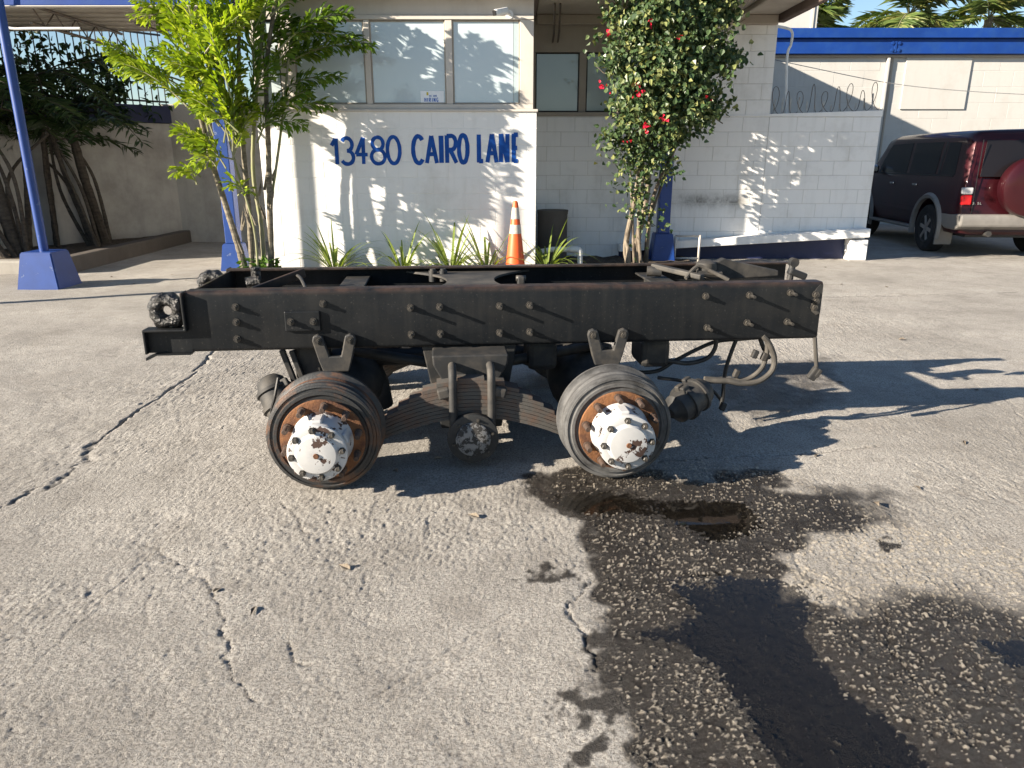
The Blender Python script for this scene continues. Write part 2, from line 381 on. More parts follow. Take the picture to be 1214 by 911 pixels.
AGG = G((655, 585), (640, 560), (760, 545), (935, 545), (965, 575), (1060, 610), (1214, 650), (1420, 700), (1500, 1000), (800, 1000), (770, 880), (745, 850), (705, 800), (725, 770), (690, 740), (715, 700), (700, 650), (668, 610))
PUDDLES = [G((806, 702), (870, 690), (945, 697), (962, 712), (968, 745), (980, 790), (1020, 835), (1075, 875), (1130, 925), (1100, 960), (960, 960), (930, 905), (895, 850), (860, 800), (815, 772), (760, 762), (752, 750), (810, 742), (835, 728)),
           G((668, 585), (720, 582), (790, 592), (878, 596), (882, 615), (850, 640), (812, 632), (770, 615), (705, 606), (675, 600)),
           G((1160, 757), (1230, 748), (1290, 780), (1200, 782))]
WETS = [(G((855, 556), (930, 552), (935, 575), (880, 585), (845, 575)), 0.05, 0.95),
        (G((615, 562), (700, 556), (790, 568), (900, 575), (990, 590), (1040, 615), (965, 640), (925, 665), (960, 715), (1030, 745), (1120, 728), (1214, 735), (1330, 1000), (830, 1000), (770, 870), (735, 820), (700, 760), (715, 700), (690, 640), (650, 600)), 0.055, 1.0),
        (G((1020, 740), (1110, 700), (1260, 715), (1300, 900), (1150, 880), (1050, 820)), 0.20, 0.8),
        (G((960, 575), (1050, 580), (1080, 610), (1000, 625)), 0.10, 0.6),
        (G((1028, 636), (1052, 636), (1052, 648), (1030, 648)), 0.012, 0.9),
        (G((690, 735), (760, 730), (770, 790), (735, 840), (690, 810), (705, 770)), 0.05, 0.7),
        (G((600, 560), (720, 560), (700, 600), (620, 610)), 0.14, 0.35),
        (G((850, 430), (985, 425), (1000, 470), (900, 500), (840, 470)), 0.12, 0.5),
        (G((540, 600), (700, 640), (690, 700), (560, 680)), 0.2, 0.16),
        (G((0, 690), (160, 680), (230, 740), (60, 800)), 0.2, 0.18)]
CRACKS = [(G((262, 405), (230, 442), (190, 470), (158, 492), (112, 526)), 0.008, 0.022, 0.030),
          (G((112, 526), (92, 552), (60, 572), (20, 590), (-30, 612)), 0.016, 0.010, 0.06),
          (G((174, 644), (220, 672), (253, 698), (256, 718), (268, 744), (269, 780), (299, 836)), 0.0045, 0.007, 0.030),
          (G((329, 593), (345, 606), (363, 632)), 0.005, 0.007, 0.025), (G((342, 760), (348, 782), (368, 790)), 0.006, 0.007, 0.01),
          (G((15, 815), (90, 740), (179, 657)), 0.004, 0.0035, 0.012), (G((460, 832), (620, 738)), 0.005, 0.004, 0.004),
          (G((440, 828), (612, 722)), 0.005, 0.004, 0.004), (G((780, 547), (860, 541), (948, 538), (1040, 529)), 0.008, 0.014, 0.008),
          (G((715, 685), (692, 700), (682, 715), (684, 745), (700, 775), (705, 800)), 0.007, 0.008, 0.05), (G((-60, 392), (190, 358), (215, 352)), 0.012, 0.004, 0.01),
          (G((980, 352), (1100, 349), (1300, 344)), 0.02, 0.012, 0.03), (G((1000, 300), (1130, 306), (1300, 308)), 0.02, 0.01, 0.02)]
for k in range(9):
    CRACKS.append((G((1000 + 30 * k, 372 + 2 * k), (1080 + 40 * k, 412 + 2 * k)), 0.008, 0.003, 0.004))

def make_ground():
    def grow(a, step, lim, g1=1.02, s1=0.05, g2=1.09):
        out = []; x = a; s = step
        while x < lim:
            x += s; out.append(x); s *= g1 if s < s1 else g2
        return out
    core = list(np.arange(-2.3, 3.05, 0.0062))
    xs = np.array([-(v) for v in grow(2.3, 0.0062, 130)][::-1] + core + grow(core[-1], 0.0062, 130))
    ys = [1.28]
    while ys[-1] < 12: ys.append(ys[-1] + 0.0043 * (ys[-1] / 1.28) ** 1.2)
    ys = np.array([-v for v in grow(-1.28, 0.02, 40, 1.2, 0.3, 1.3)][::-1] + ys + grow(ys[-1], 0.09, 260, 1.05, 0.3, 1.12))
    X, Y = np.meshgrid(xs, ys); x = X.ravel(); y = Y.ravel(); n = x.size
    near = np.exp(-np.maximum(np.hypot(x, y) - 7, 0) / 3.0)
    wx = x + 0.05 * (fbm(x, y, 6, 3, 40) - 0.5); wy = y + 0.05 * (fbm(x, y, 6, 3, 50) - 0.5)
    wx = wx + 0.25 * (fbm(x, y, 1.6, 3, 60) - 0.5); wy = wy + 0.25 * (fbm(x, y, 1.6, 3, 70) - 0.5)
    agg = sst(-0.05, 0.07, sdf(wx + 0.16 * (fbm(x, y, 11, 4, 120) - 0.5), wy + 0.16 * (fbm(x, y, 11, 4, 130) - 0.5), AGG))
    fade = sst(0.28, 0.62, fbm(x, y, 2.2, 4, 77) + 0.30 * sst(2.9, 2.0, y) + 0.12 - 0.25 * sst(1.2, 2.6, x))
    agg *= 0.6 + 0.4 * fade
    pud = np.zeros(n)
    for p in PUDDLES: pud = np.maximum(pud, sst(-0.07, 0.07, sdf(wx * 0.5 + x * 0.5, wy * 0.5 + y * 0.5, p)))
    wet = np.zeros(n)
    rx = wx + 0.16 * (fbm(x, y, 11, 4, 120) - 0.5); ry = wy + 0.16 * (fbm(x, y, 11, 4, 130) - 0.5)
    for p, soft, k in WETS: wet = np.maximum(wet, k * sst(-soft, soft, sdf(rx, ry, p)) * (0.70 + 0.30 * sst(0.36, 0.56, 0.6 * fbm(x, y, 9, 4, 33) + 0.4 * fbm(x, y, 28, 3, 34))))
    for (u_, v_, r_) in ((648, 694, .10), (636, 688, .06), (704, 770, .09), (712, 835, .10), (690, 825, .05), (718, 885, .07), (660, 700, .05)):
        c_ = gnd(u_, v_); dd_ = np.hypot(rx - c_.x, (ry - c_.y) * 1.2) / r_ + 2.4 * (fbm(x, y, 30, 4, 140) - 0.5)
        wet = np.maximum(wet, 0.62 * sst(1.15, 0.35, dd_) * (np.hypot(x - c_.x, y - c_.y) < 0.4))
    wet *= 1 - 0.1 * pud
    h = 0.004 * (fbm(x, y, 1.3, 3, 1) - 0.5)
    rough = sst(0.3, 0.75, fbm(x, y, 1.1, 3, 2))
    g1 = fbm(x, y, 42, 3, 3) - 0.5; g2 = fbm(x, y, 112, 2, 4) - 0.5
    h += near * (1 - agg) * ((0.0010 + 0.0022 * rough) * g1 + (0.0050 + 0.0065 * rough) * g2)
    f1, b1 = worley(x, y, 52, 11)
    h -= near * (1 - agg) * 0.0045 * sst(0.30, 0.05, f1) * (b1 > 0.86)
    sp = fbm(x, y, 3.2, 5, 61) + 0.10 * (fbm(x, y, 30, 3, 62) - 0.5)
    h -= near * 0.0022 * (sst(0.545, 0.575, sp) + sst(0.64, 0.66, sp))
    h += near * (1 - agg) * 0.0035 * (fbm(x * 0.8 + y * 0.6, (y * 0.8 - x * 0.6) * 5, 6, 3, 21) - 0.5) * rough
    hx = x + 0.22 * (fbm(x, y, 2.5, 4, 101) - 0.5); hy = y + 0.22 * (fbm(x, y, 2.5, 4, 111) - 0.5)
    hair = worley_edge(hx, hy, 0.75, 71); hm = sst(0.5, 0.6, fbm(x, y, 0.9, 2, 81))
    h -= near * 0.005 * hm * np.exp(-(hair / 0.006) ** 2)
    # exposed stones
    sx = x + 0.004 * (vn(x * 160, y * 160, 5) - 0.5); sy = y + 0.004 * (vn(x * 160, y * 160, 6) - 0.5)
    f2, b2 = worley(sx, sy * 1.15, 74, 23); f3, b3 = worley(sx, sy, 40, 31)
    pres = fbm(x, y, 6, 4, 12)
    s2 = sst(0.42, 0.22, f2) * (b2 > 0.66 + 1.1 * (0.5 - pres)); s3 = sst(0.16 + 0.26 * ((b3 * 7.3) % 1.0), 0.10 + 0.12 * ((b3 * 7.3) % 1.0), f3) * (b3 > 0.50 + 1.0 * (0.5 - pres))
    stone = np.maximum(s2, s3)
    h += agg * (-0.002 + 0.0030 * s2 * (0.2 + b2) + 0.0042 * s3 * b3 + 0.0055 * g2 + 0.003 * g1)
    h -= pud * (0.0085 + 0.006 * (fbm(x, y, 8, 3, 8) - 0.5))
    h += 0.004 * (fbm(x, y, 5, 3, 88) - 0.5) * agg
    for p, wd, dp, wig in CRACKS:
        cx = x + wig * 2.2 * (fbm(x, y, 14, 3, 90) - 0.5); cy = y + wig * 2.2 * (fbm(x, y, 14, 3, 95) - 0.5)
        d, t = seg_dist(cx, cy, p)
        wloc = wd * (0.35 + 1.1 * vn(t * 14, t * 0 + len(p), 4)) * np.clip(6 * np.minimum(t, 1 - t) + 0.35, 0, 1)
        h -= dp * np.exp(-(d / np.maximum(wloc, 0.002)) ** 2)
        wet = np.maximum(wet, 0.5 * np.exp(-(d / (wd * 0.7)) ** 2) * min(1, dp / 0.01))
    h[np.hypot(x, y) > 60] = -0.002
    tone = (1 - 0.8 * pud) * agg * (0.75 + 0.25 * b2) * stone * (0.45 + 0.55 * np.where(s3 > s2, b3, (b2 - 0.34) / 0.66))
    nx, ny = len(xs), len(ys)
    me = bpy.data.meshes.new('ground')
    co = np.stack([x, y, h], 1).astype(np.float32)
    i = np.arange(nx - 1)[None, :] + nx * np.arange(ny - 1)[:, None]; i = i.ravel()
    quads = np.stack([i, i + 1, i + 1 + nx, i + nx], 1).astype(np.int32)
    me.vertices.add(n); me.vertices.foreach_set('co', co.ravel())
    me.loops.add(quads.size); me.loops.foreach_set('vertex_index', quads.ravel())
    me.polygons.add(len(quads)); me.polygons.foreach_set('loop_start', np.arange(0, quads.size, 4, dtype=np.int32))
    me.polygons.foreach_set('loop_total', np.full(len(quads), 4, np.int32))
    me.update(calc_edges=True); me.polygons.foreach_set('use_smooth', np.ones(len(quads), bool))
    a = me.attributes.new('surf', 'FLOAT_COLOR', 'POINT')
    a.data.foreach_set('color', np.stack([np.clip(wet, 0, 1), agg, tone, np.ones(n)], 1).astype(np.float32).ravel())
    s = NT('ground_concrete'); me.materials.append(s.m)
    at = s.n('ShaderNodeAttribute', attribute_name='surf'); sp = s.n('ShaderNodeSeparateColor'); s.l(at.outputs['Color'], sp.inputs[0])
    W, A, T = sp.outputs[0], sp.outputs[1], sp.outputs[2]
    c = s.mix(s.ramp(s.noise(0.9, 6, 0.65), [(0.32, 0), (0.66, 1)]), (0.30, 0.281, 0.252), (0.49, 0.462, 0.418))
    c = s.mix(s.math('MULTIPLY', s.ramp(s.noise(105, 4, 0.7), [(0.40, 1), (0.54, 0)]), 0.72), c, (0.125, 0.112, 0.098))
    c = s.mix(s.math('MULTIPLY', s.ramp(s.noise(85, 3, 0.6, stretch=(1, 1, 1.3)), [(0.56, 0), (0.68, 1)]), 0.5), c, (0.52, 0.495, 0.455))
    c = s.mix(s.math('MULTIPLY', s.ramp(s.noise(11, 6, 0.75), [(0.50, 0), (0.66, 1)]), 0.4), c, (0.19, 0.175, 0.155))
    c = s.mix(s.math('MULTIPLY', s.ramp(s.noise(3.1, 6, 0.7), [(0.50, 0), (0.70, 1)]), 0.5), c, (0.19, 0.172, 0.15))
    mtx = s.mix(s.noise(30, 4), (0.06, 0.051, 0.042), (0.11, 0.095, 0.076))
    c = s.mix(s.math('MULTIPLY', A, s.math('ADD', 0.12, s.math('MULTIPLY', W, 0.88))), c, mtx)
    st = s.mix(s.ramp(s.noise(55, 2), [(0.3, 0), (0.7, 1)]), (0.27, 0.235, 0.185), (0.56, 0.50, 0.41))
    c = s.mix(s.ramp(T, [(0.12, 0), (0.5, 1)]), c, st)
    Wd = s.ramp(W, [(0.12, 0), (0.62, 1)])
    dry = s.math('MULTIPLY', Wd, s.math('SUBTRACT', 1.0, s.math('MULTIPLY', s.ramp(T, [(0.2, 0), (0.9, 1)]), 0.85)))
    c = s.mix(s.math('MULTIPLY', dry, 0.95), c, (0.020, 0.0165, 0.0135))
    s.col(c); s.rough(s.ramp(W, [(0.0, 0.9), (0.5, 0.5), (0.9, 0.18)])); s.b.inputs['Specular IOR Level'].default_value = 0.3
    s.bump(s.math('ADD', s.noise(260, 6, 0.75), s.math('MULTIPLY', s.noise(95, 3, 0.6), 0.7)), 0.95, 0.009)
    return struct(link('ground', me))
make_ground()

# standing water: level sheets, the relief of the ground makes the shoreline
def water():
    s = NT('water'); s.t.nodes.remove(s.b)
    gl = s.n('ShaderNodeBsdfGlossy'); gl.inputs['Roughness'].default_value = 0.02; gl.inputs[0].default_value = (1, 1, 1, 1)
    tr = s.n('ShaderNodeBsdfTransparent'); tr.inputs[0].default_value = (0.56, 0.54, 0.50, 1)
    ge = s.n('ShaderNodeNewGeometry'); dp = s.n('ShaderNodeVectorMath', operation='DOT_PRODUCT'); s.l(ge.outputs['Normal'], dp.inputs[0]); s.l(ge.outputs['Incoming'], dp.inputs[1])
    ca = s.math('ABSOLUTE', dp.outputs['Value']); fr_ = s.math('ADD', 0.035, s.math('MULTIPLY', s.math('POWER', s.math('SUBTRACT', 1.0, ca), 5.0), 0.95))   # Schlick, same from both sides
    m = s.n('ShaderNodeMixShader'); s.l(fr_, m.inputs[0]); s.l(tr.outputs[0], m.inputs[1]); s.l(gl.outputs[0], m.inputs[2])
    s.l(m.outputs[0], s.out.inputs[0])
    bp = s.n('ShaderNodeBump'); bp.inputs['Strength'].default_value = 0.03; bp.inputs['Distance'].default_value = 0.01
    s.l(s.noise(9, 2), bp.inputs['Height']); s.l(bp.outputs[0], gl.inputs['Normal'])
water()
for pi_, p in enumerate(PUDDLES):
    c = Vector((sum(q[0] for q in p) / len(p), sum(q[1] for q in p) / len(p)))
    ring = []
    for q in p:
        d = Vector(q) - c; d = d * (1 + 0.10 / max(d.length, 0.1)); ring.append((c.x + d.x, c.y + d.y, -0.0055 - 0.0006 * pi_))
    ar = sum(p[i][0] * p[(i + 1) % len(p)][1] - p[(i + 1) % len(p)][0] * p[i][1] for i in range(len(p)))
    if ar < 0: ring.reverse()                      # face up
    mb = MB(); mb.add(ring, [tuple(range(len(ring)))]); struct(mb.build('puddle', 'water'))

# ------------------------------------------------------------------ the truck chassis cut-off
TYAW = R(5.2); TO = Vector((-0.26, 4.089, 0)); TX = Vector((math.cos(TYAW), math.sin(TYAW), 0)); TN = Vector((-math.sin(TYAW), math.cos(TYAW), 0))
def tl(u, v, yl):
    r = ray(u, v); c = Vector((0, 0, CAM_H)); t = (yl - (c - TO).dot(TN)) / r.dot(TN); p = c + r * t
    return Vector(((p - TO).dot(TX), yl, p.z))
chassis = thing('truck_chassis', 'black cut off truck frame with two bare axles on the concrete yard', 'truck chassis', TO, TYAW)
RT, RB, RYN, RYF = 0.854, 0.551, -0.43, 0.39
def channel(x0a, x1, yo, sgn, x0b=None):
    # C channel: web at yo, flanges pointing by sgn; rounded bends
    t = 0.009; fl = 0.085; r = 0.02; sec = []
    def arc(cy, cz, a0, a1, rr): return [(cy + rr * math.cos(R(a)), cz + rr * math.sin(R(a))) for a in np.linspace(a0, a1, 5)]
    out = [(fl, RT)] + arc(r, RT - r, 90, 180, r) + arc(r, RB + r, 180, 270, r) + [(fl, RB)]
    inn = [(fl, RB + t)] + arc(r, RB + r, 270, 180, r - t) + arc(r, RT - r, 180, 90, r - t) + [(fl, RT - t)]
    sec = out + inn; n = len(sec); mb = MB(); xs = [x0a, x1]
    nseg = 24; X = [x0a + (x1 - x0a) * i / nseg for i in range(nseg + 1)]
    vs = [(x, yo + sgn * a, b) for x in X for a, b in sec]
    fs = [(i * n + k, i * n + (k + 1) % n, (i + 1) * n + (k + 1) % n, (i + 1) * n + k) for i in range(nseg) for k in range(n)]
    fs += [tuple(range(n)), tuple(nseg * n + k for k in range(n))[::-1]]
    if sgn > 0: fs = [f[::-1] for f in fs]
    mb.add(vs, fs, True); return mb
rail = channel(-1.36, 1.847, RYN, 1)
near_rail = rail.build('frame_rail', 'frame_black', chassis)
far_rail = channel(-1.36, 2.02, RYF, -1).build('frame_rail', 'frame_black', chassis)
# stepped end: lower tongue, upright and lip
for yo, sg in ((RYN, 1), (RYF, -1)):
    mb = MB()
    mb.prism([(-1.571, 0.553), (-1.359, 0.553), (-1.359, 0.85), (-1.374, 0.85), (-1.374, 0.672), (-1.571, 0.672)], yo + sg * 0.001, yo + sg * 0.009)
    yl0, yl1 = yo - sg * 0.034, yo + sg * 0.05
    for a in (((-1.366, 0.852), (-1.378, 0.852), (-1.378, 0.674), (-1.575, 0.674), (-1.575, 0.553), (-1.563, 0.553), (-1.563, 0.662), (-1.366, 0.662)),):
        mb.prism(list(a), min(yl0, yl1), max(yl0, yl1), 0.004)
    mb.prism([(-1.575, 0.535), (-1.53, 0.552), (-1.36, 0.552), (-1.36, 0.546), (-1.52, 0.546), (-1.575, 0.52)], yo - 0.03, yo + 0.03)
    mb.build('end_step', 'frame_black', chassis)
    mb = MB(); bm = bmesh.new()
    seg = 48; prof = []
    for k in range(21):
        a = math.pi * 2 * k / 20; prof.append((0.036 * math.sin(a), 0.052 + 0.030 * math.cos(a)))
    vs = []
    for y, rr in prof[:-1]:
        for k in range(seg):
            a = 2 * math.pi * k / seg; q = rr * (1 + 0.05 * math.sin(5 * a + y * 60) * (rr > 0.03) + 0.03 * math.sin(11 * a + 1))
            sq = 1 + 0.16 * abs(math.sin(2 * a)) * (rr > 0.06)
            vs.append((q * sq * math.cos(a), y * 1.15, q * sq * math.sin(a)))
    m = len(prof) - 1
    mb.add(vs, [(i * seg + k, ((i + 1) % m) * seg + k, ((i + 1) % m) * seg + (k + 1) % seg, i * seg + (k + 1) % seg) for i in range(m) for k in range(seg)], True)
    mb.build('tow_eye', 'tar', chassis, (-1.463, yo + sg * 0.03, 0.758))
# end plate across the frame and crossmembers
mb = MB(); mb.prism([(-1.352, 0.56), (-1.34, 0.56), (-1.34, 0.846), (-1.352, 0.846)], RYN + 0.012, RYF - 0.012); mb.build('end_crossmember', 'frame_black', chassis)
def crossmember(x, wdt, z0, z1, mat='dark_metal'):
    m = MB(); L = (RYF - RYN) - 0.03; yc = (RYF + RYN) / 2
    m.bbox((x, yc, z1 - 0.006), (wdt, L, 0.012), 0.004); m.bbox((x, yc, z0 + 0.006), (wdt, L, 0.012), 0.004)
    m.box((x, yc, (z0 + z1) / 2), (0.012, L, z1 - z0 - 0.026)); return m.build('crossmember', mat, chassis)
crossmember(-0.62, 0.14, 0.6, 0.80); crossmember(1.12, 0.14, 0.6, 0.80)
# arched gusset crossmember in the middle
mb = MB(); arch = []
for k in range(25):
    t = -1 + 2 * k / 24; arch.append((0.02 + 0.46 * t, 0.0))
pl = []
for sy in (1, -1):
    row = []
    for k in range(25):
        t = (-1 + 2 * k / 24) * sy
        hw = 0.13 + 0.24 * abs(t) ** 2.2
        row.append((hw * sy, t))
    pl.append(row)
poly = [(0.03 + a, -0.02 + b * 0.385) for a, b in pl[0]] + [(0.03 + a, -0.02 + b * 0.385) for a, b in pl[1]]
bm = bmesh.new(); vv = [bm.verts.new((a, b, 0.812)) for a, b in poly]; f = bm.faces.new(vv)
e = bmesh.ops.extrude_face_region(bm, geom=[f]); bmesh.ops.translate(bm, vec=(0, 0, 0.012), verts=[g for g in e['geom'] if isinstance(g, bmesh.types.BMVert)])
bmesh.ops.recalc_face_normals(bm, faces=bm.faces[:]); mb.bm(bm); mb.build('gusset_plate', 'dusty_metal', chassis)
# brackets inside, valves, linkage seen above the near rail
def lump(name, c, d, mat, b=0.012, rot=None): return MB().bbox(c, d, b, rot).build(name, mat, chassis)
RX = lambda a: Matrix.Rotation(R(a), 3, 'X')
RY_ = lambda a: Matrix.Rotation(R(a), 3, 'Y')
RZ = lambda a: Matrix.Rotation(R(a), 3, 'Z')
lump('hanger_bracket', (0.28, -0.30, 0.835), (0.035, 0.05, 0.10), 'bracket_metal', 0.006)
for zz in (0.80, 0.875): m = MB(); m.tube([(0.255, -0.30, zz), (0.305, -0.30, zz)], 0.015, 10); m.build('hanger_pin', 'bolt_metal', chassis)
for x in (-0.18, -0.12):
    m = MB(); m.tube([(x, 0.24, 0.78), (x, 0.24, 0.842)], 0.024, 12); m.tube([(x, 0.24, 0.842), (x, 0.24, 0.852)], 0.017, 12); m.build('rubber_stop', 'dark_metal', chassis)
lump('link_plate', (-0.98, -0.12, 0.845), (0.30, 0.022, 0.05), 'frame_black', 0.006, RZ(35) @ RY_(-14))
m = MB(); m.tube([(-1.12, -0.02, 0.70), (-1.12, -0.02, 0.91)], 0.026, 12); m.tube([(-1.17, -0.04, 0.83), (-1.10, -0.03, 0.84)], 0.03, 12); m.build('valve_body', 'tar', chassis)
m = MB(); m.tube(spline([(-0.95, 0.0, 0.85), (-0.88, -0.1, 0.87), (-0.82, -0.25, 0.82), (-0.8, -0.3, 0.75)]), 0.009, 8); m.build('air_line', 'hose', chassis)
m = MB(); m.bbox((0, 0, 0), (0.34, 0.045, 0.03), 0.008, RZ(-52) @ RY_(5)); m.build('torque_rod', 'dusty_metal', chassis, (1.20, 0.0, 0.855))
m = MB(); m.tube([(1.06, 0.12, 0.84), (1.14, 0.10, 0.84)], 0.03, 12); m.build('rod_end', 'bracket_metal', chassis)
m = MB(); m.prism([(1.36, 0.80), (1.42, 0.90), (1.47, 0.925), (1.52, 0.91), (1.80, 0.85), (1.80, 0.82), (1.45, 0.80)], 0.0, 0.05, 0.006); m.build('slanted_plate', 'dusty_metal', chassis)
m = MB(); m.lathe([(-0.03, 0.0), (-0.03, 0.045), (0, 0.06), (0.035, 0.055), (0.05, 0.03), (0.05, 0.0)], (1.36, -0.02, 0.87), 18, RX(90)); m.tube([(1.30, -0.06, 0.85), (1.44, -0.05, 0.84)], 0.02, 8); m.build('relay_valve', 'dusty_metal', chassis)
m = MB(); m.tube(spline([(1.22, -0.1, 0.83), (1.3, -0.06, 0.89), (1.38, -0.08, 0.86), (1.46, -0.12, 0.82)]), 0.011, 8); m.build('air_line', 'hose_dusty', chassis)
m = MB(); m.tube([(1.86, -0.02, 0.80), (1.87, -0.02, 0.895)], 0.018, 10); m.lathe([(-0.02, 0), (-0.02, 0.026), (0.02, 0.026), (0.02, 0)], (1.872, -0.02, 0.90), 12); m.bbox((1.90, -0.02, 0.835), (0.11, 0.05, 0.04), 0.01, RY_(20)); m.build('gladhand_fitting', 'dark_metal', chassis)
# rail bolts
def bolt_mesh(L, washer=0.018):
    m = MB(); m.lathe([(0.0, washer), (-0.006, washer), (-0.006, 0.0)], seg=20)
    m.lathe([(-0.006, 0.0138), (-0.022, 0.0138), (-0.022, 0.0)], seg=6, smooth=False); m.lathe([(-0.022, 0.0085), (-L, 0.008), (-L, 0.0)], seg=12)
    return m.mesh('bolt', 'bolt_metal')
long_b, short_b = bolt_mesh(0.07), bolt_mesh(0.033)
for (u, v) in [(486, 367), (521, 366), (487, 399), (522, 398), (593, 365), (629, 364), (593, 397), (629, 396), (842, 391), (893, 352), (890, 385), (942, 349), (938, 384)]:
    p = tl(u, v, -0.48); link('bolt', long_b, chassis, (p.x, RYN, p.z))
for (u, v) in [(278, 365), (279, 383), (280, 403), (382, 361), (838, 352), (969, 350), (967, 365), (969, 358)]:
    p = tl(u, v, -0.45); link('bolt', short_b, chassis, (p.x, RYN, p.z))
mb = MB(); mb.bbox((-0.815, RYN - 0.008, 0.70), (0.172, 0.016, 0.10), 0.005); pl = mb.build('mounting_plate', 'frame_black', chassis)
for x in (-0.872, -0.762): link('bolt', short_b, chassis, (x, RYN - 0.016, 0.70))
mb = MB(); mb.prism([(1.80, 0.70), (1.825, 0.68), (1.846, 0.69), (1.846, 0.835), (1.83, 0.842), (1.812, 0.82), (1.80, 0.80), (1.808, 0.765), (1.795, 0.74)], RYN - 0.004, RYN - 0.0005); mb.build('torn_patch', 'dusty_metal', chassis)
# torque rod brackets hung from the rail
def torque_bracket(xc):
    poly = [(-0.062, -0.075), (0.066, -0.075), (0.082, -0.02), (0.108, 0.085), (0.102, 0.108), (0.08, 0.118), (0.056, 0.108), (0.050, 0.085), (0.030, 0.005), (-0.026, 0.005), (-0.048, 0.085), (-0.054, 0.108), (-0.078, 0.118), (-0.10, 0.108), (-0.106, 0.085), (-0.08, -0.02)]
    m = MB(); m.prism([(xc + a, 0.518 + b) for a, b in poly], RYN - 0.035, RYN - 0.004, 0.006); b = m.build('torque_bracket', 'bracket_metal', chassis)
    for s in (-0.078, 0.078): link('bolt', short_b, b, (xc + s, RYN - 0.035, 0.605))
torque_bracket(-0.668); torque_bracket(0.713)
# axles
def axle(x):
    a = MB(); a.lathe([(-0.72, 0.075), (-0.5, 0.07), (-0.28, 0.08), (-0.2, 0.17), (-0.08, 0.21), (0.1, 0.20), (0.22, 0.13), (0.3, 0.08), (0.5, 0.07), (0.7, 0.075)], (x, 0, 0.26), 24)
    a.lathe([(-0.02, 0.0), (-0.02, 0.06), (0.16, 0.13), (0.3, 0.15), (0.3, 0)], (x + 0.1, -0.02, 0.42), 18, RX(-90))
    return a.build('axle_housing', 'dark_metal', chassis)
def hub(x, side, grey):
    sg = side; mt = 'drum_grey' if grey else 'drum_dark'
    def P(prof): return [(sg * y, r) for y, r in prof]
    d = MB(); d.lathe(P([(0.655, 0.10), (0.655, 0.225), (0.66, 0.255), (0.665, 0.264), (0.70, 0.266), (0.708, 0.250), (0.715, 0.243), (0.775, 0.241), (0.785, 0.249), (0.795, 0.249), (0.80, 0.243), (0.852, 0.243), (0.858, 0.252), (0.885, 0.256), (0.895, 0.2555), (0.900, 0.247), (0.908, 0.246), (0.912, 0.238), (0.906, 0.234), (0.907, 0.222), (0.920, 0.219), (0.921, 0.206), (0.912, 0.198), (0.910, 0.10)]), (x, 0, 0.263), 64)
    d.v = [(vx, sg * (0.73 + (abs(vy) - 0.655) * 0.727), vz) if abs(vy) < 0.9325 else (vx, vy, vz) for vx, vy, vz in d.v]
    drum = d.build('brake_drum', mt, chassis)
    if not grey and sg < 0:
        r = MB(); r.lathe(P([(0.776, 0.2425), (0.78, 0.2455), (0.808, 0.2445), (0.813, 0.2415)]), (x, 0, 0.263), 64); r.build('rust_band', 'rust_dark', drum)
    f = MB(); f.lathe(P([(0.912, 0.10), (0.926, 0.186), (0.934, 0.189), (0.944, 0.187), (0.946, 0.178), (0.946, 0.135), (0.95, 0.11)]), (x, 0, 0.263), 64)
    fl = f.build('hub_flange', 'rust', chassis)
    if sg > 0: return
    st = MB(); st.lathe([(0.0, 0.018), (-0.012, 0.018), (-0.013, 0.0128), (-0.066, 0.0128), (-0.070, 0.010), (-0.070, 0)], seg=14); stm = st.mesh('wheel_stud', 'stud_brown')
    a0 = rnd.uniform(0, 36)
    for k in range(10):
        a = R(a0 + 36 * k); link('wheel_stud', stm, fl, (x + 0.164 * math.cos(a), -0.944, 0.263 + 0.164 * math.sin(a)))
    b = MB(); b.lathe([(-0.945, 0.137), (-0.965, 0.129), (-1.0, 0.122), (-1.05, 0.117), (-1.07, 0.117), (-1.074, 0.124), (-1.082, 0.127), (-1.083, 0.05)], (x, 0, 0.263), 56)
    for k in range(5):
        a = R(20 + 72 * k); b.bbox((x + 0.120 * math.cos(a), -1.0, 0.263 + 0.120 * math.sin(a)), (0.05, 0.10, 0.02), 0.008, RY_(-math.degrees(a) + 90))
    body = b.build('hub_body', 'white_chipped', chassis)
    c = MB(); c.lathe([(-1.084, 0.05), (-1.084, 0.125), (-1.092, 0.129), (-1.102, 0.127), (-1.106, 0.120), (-1.107, 0.094), (-1.115, 0.090), (-1.126, 0.082), (-1.131, 0.05), (-1.132, 0.016), (-1.131, 0.0)], (x, 0, 0.263), 56)
    cap = c.build('hub_cap', 'white_chipped', chassis)
    bt = MB(); bt.lathe([(0, 0.0155), (-0.004, 0.0155), (-0.004, 0.0115), (-0.02, 0.0115), (-0.023, 0.009), (-0.023, 0)], seg=6, smooth=False); btm = bt.mesh('cap_bolt', 'bolt_metal')
    a0 = rnd.uniform(0, 45)
    for k in range(8):
        a = R(a0 + 45 * k); link('cap_bolt', btm, cap, (x + 0.108 * math.cos(a), -1.106, 0.263 + 0.108 * math.sin(a)))
    pk = MB(); pk.lathe([(-1.131, 0.013), (-1.138, 0.011), (-1.138, 0)], (x, 0, 0.263), 12); pk.build('fill_plug', 'rust', cap)
for x, gr in ((-0.674, False), (0.674, True)):
    axle(x); hub(x, -1, gr); hub(x, 1, gr)
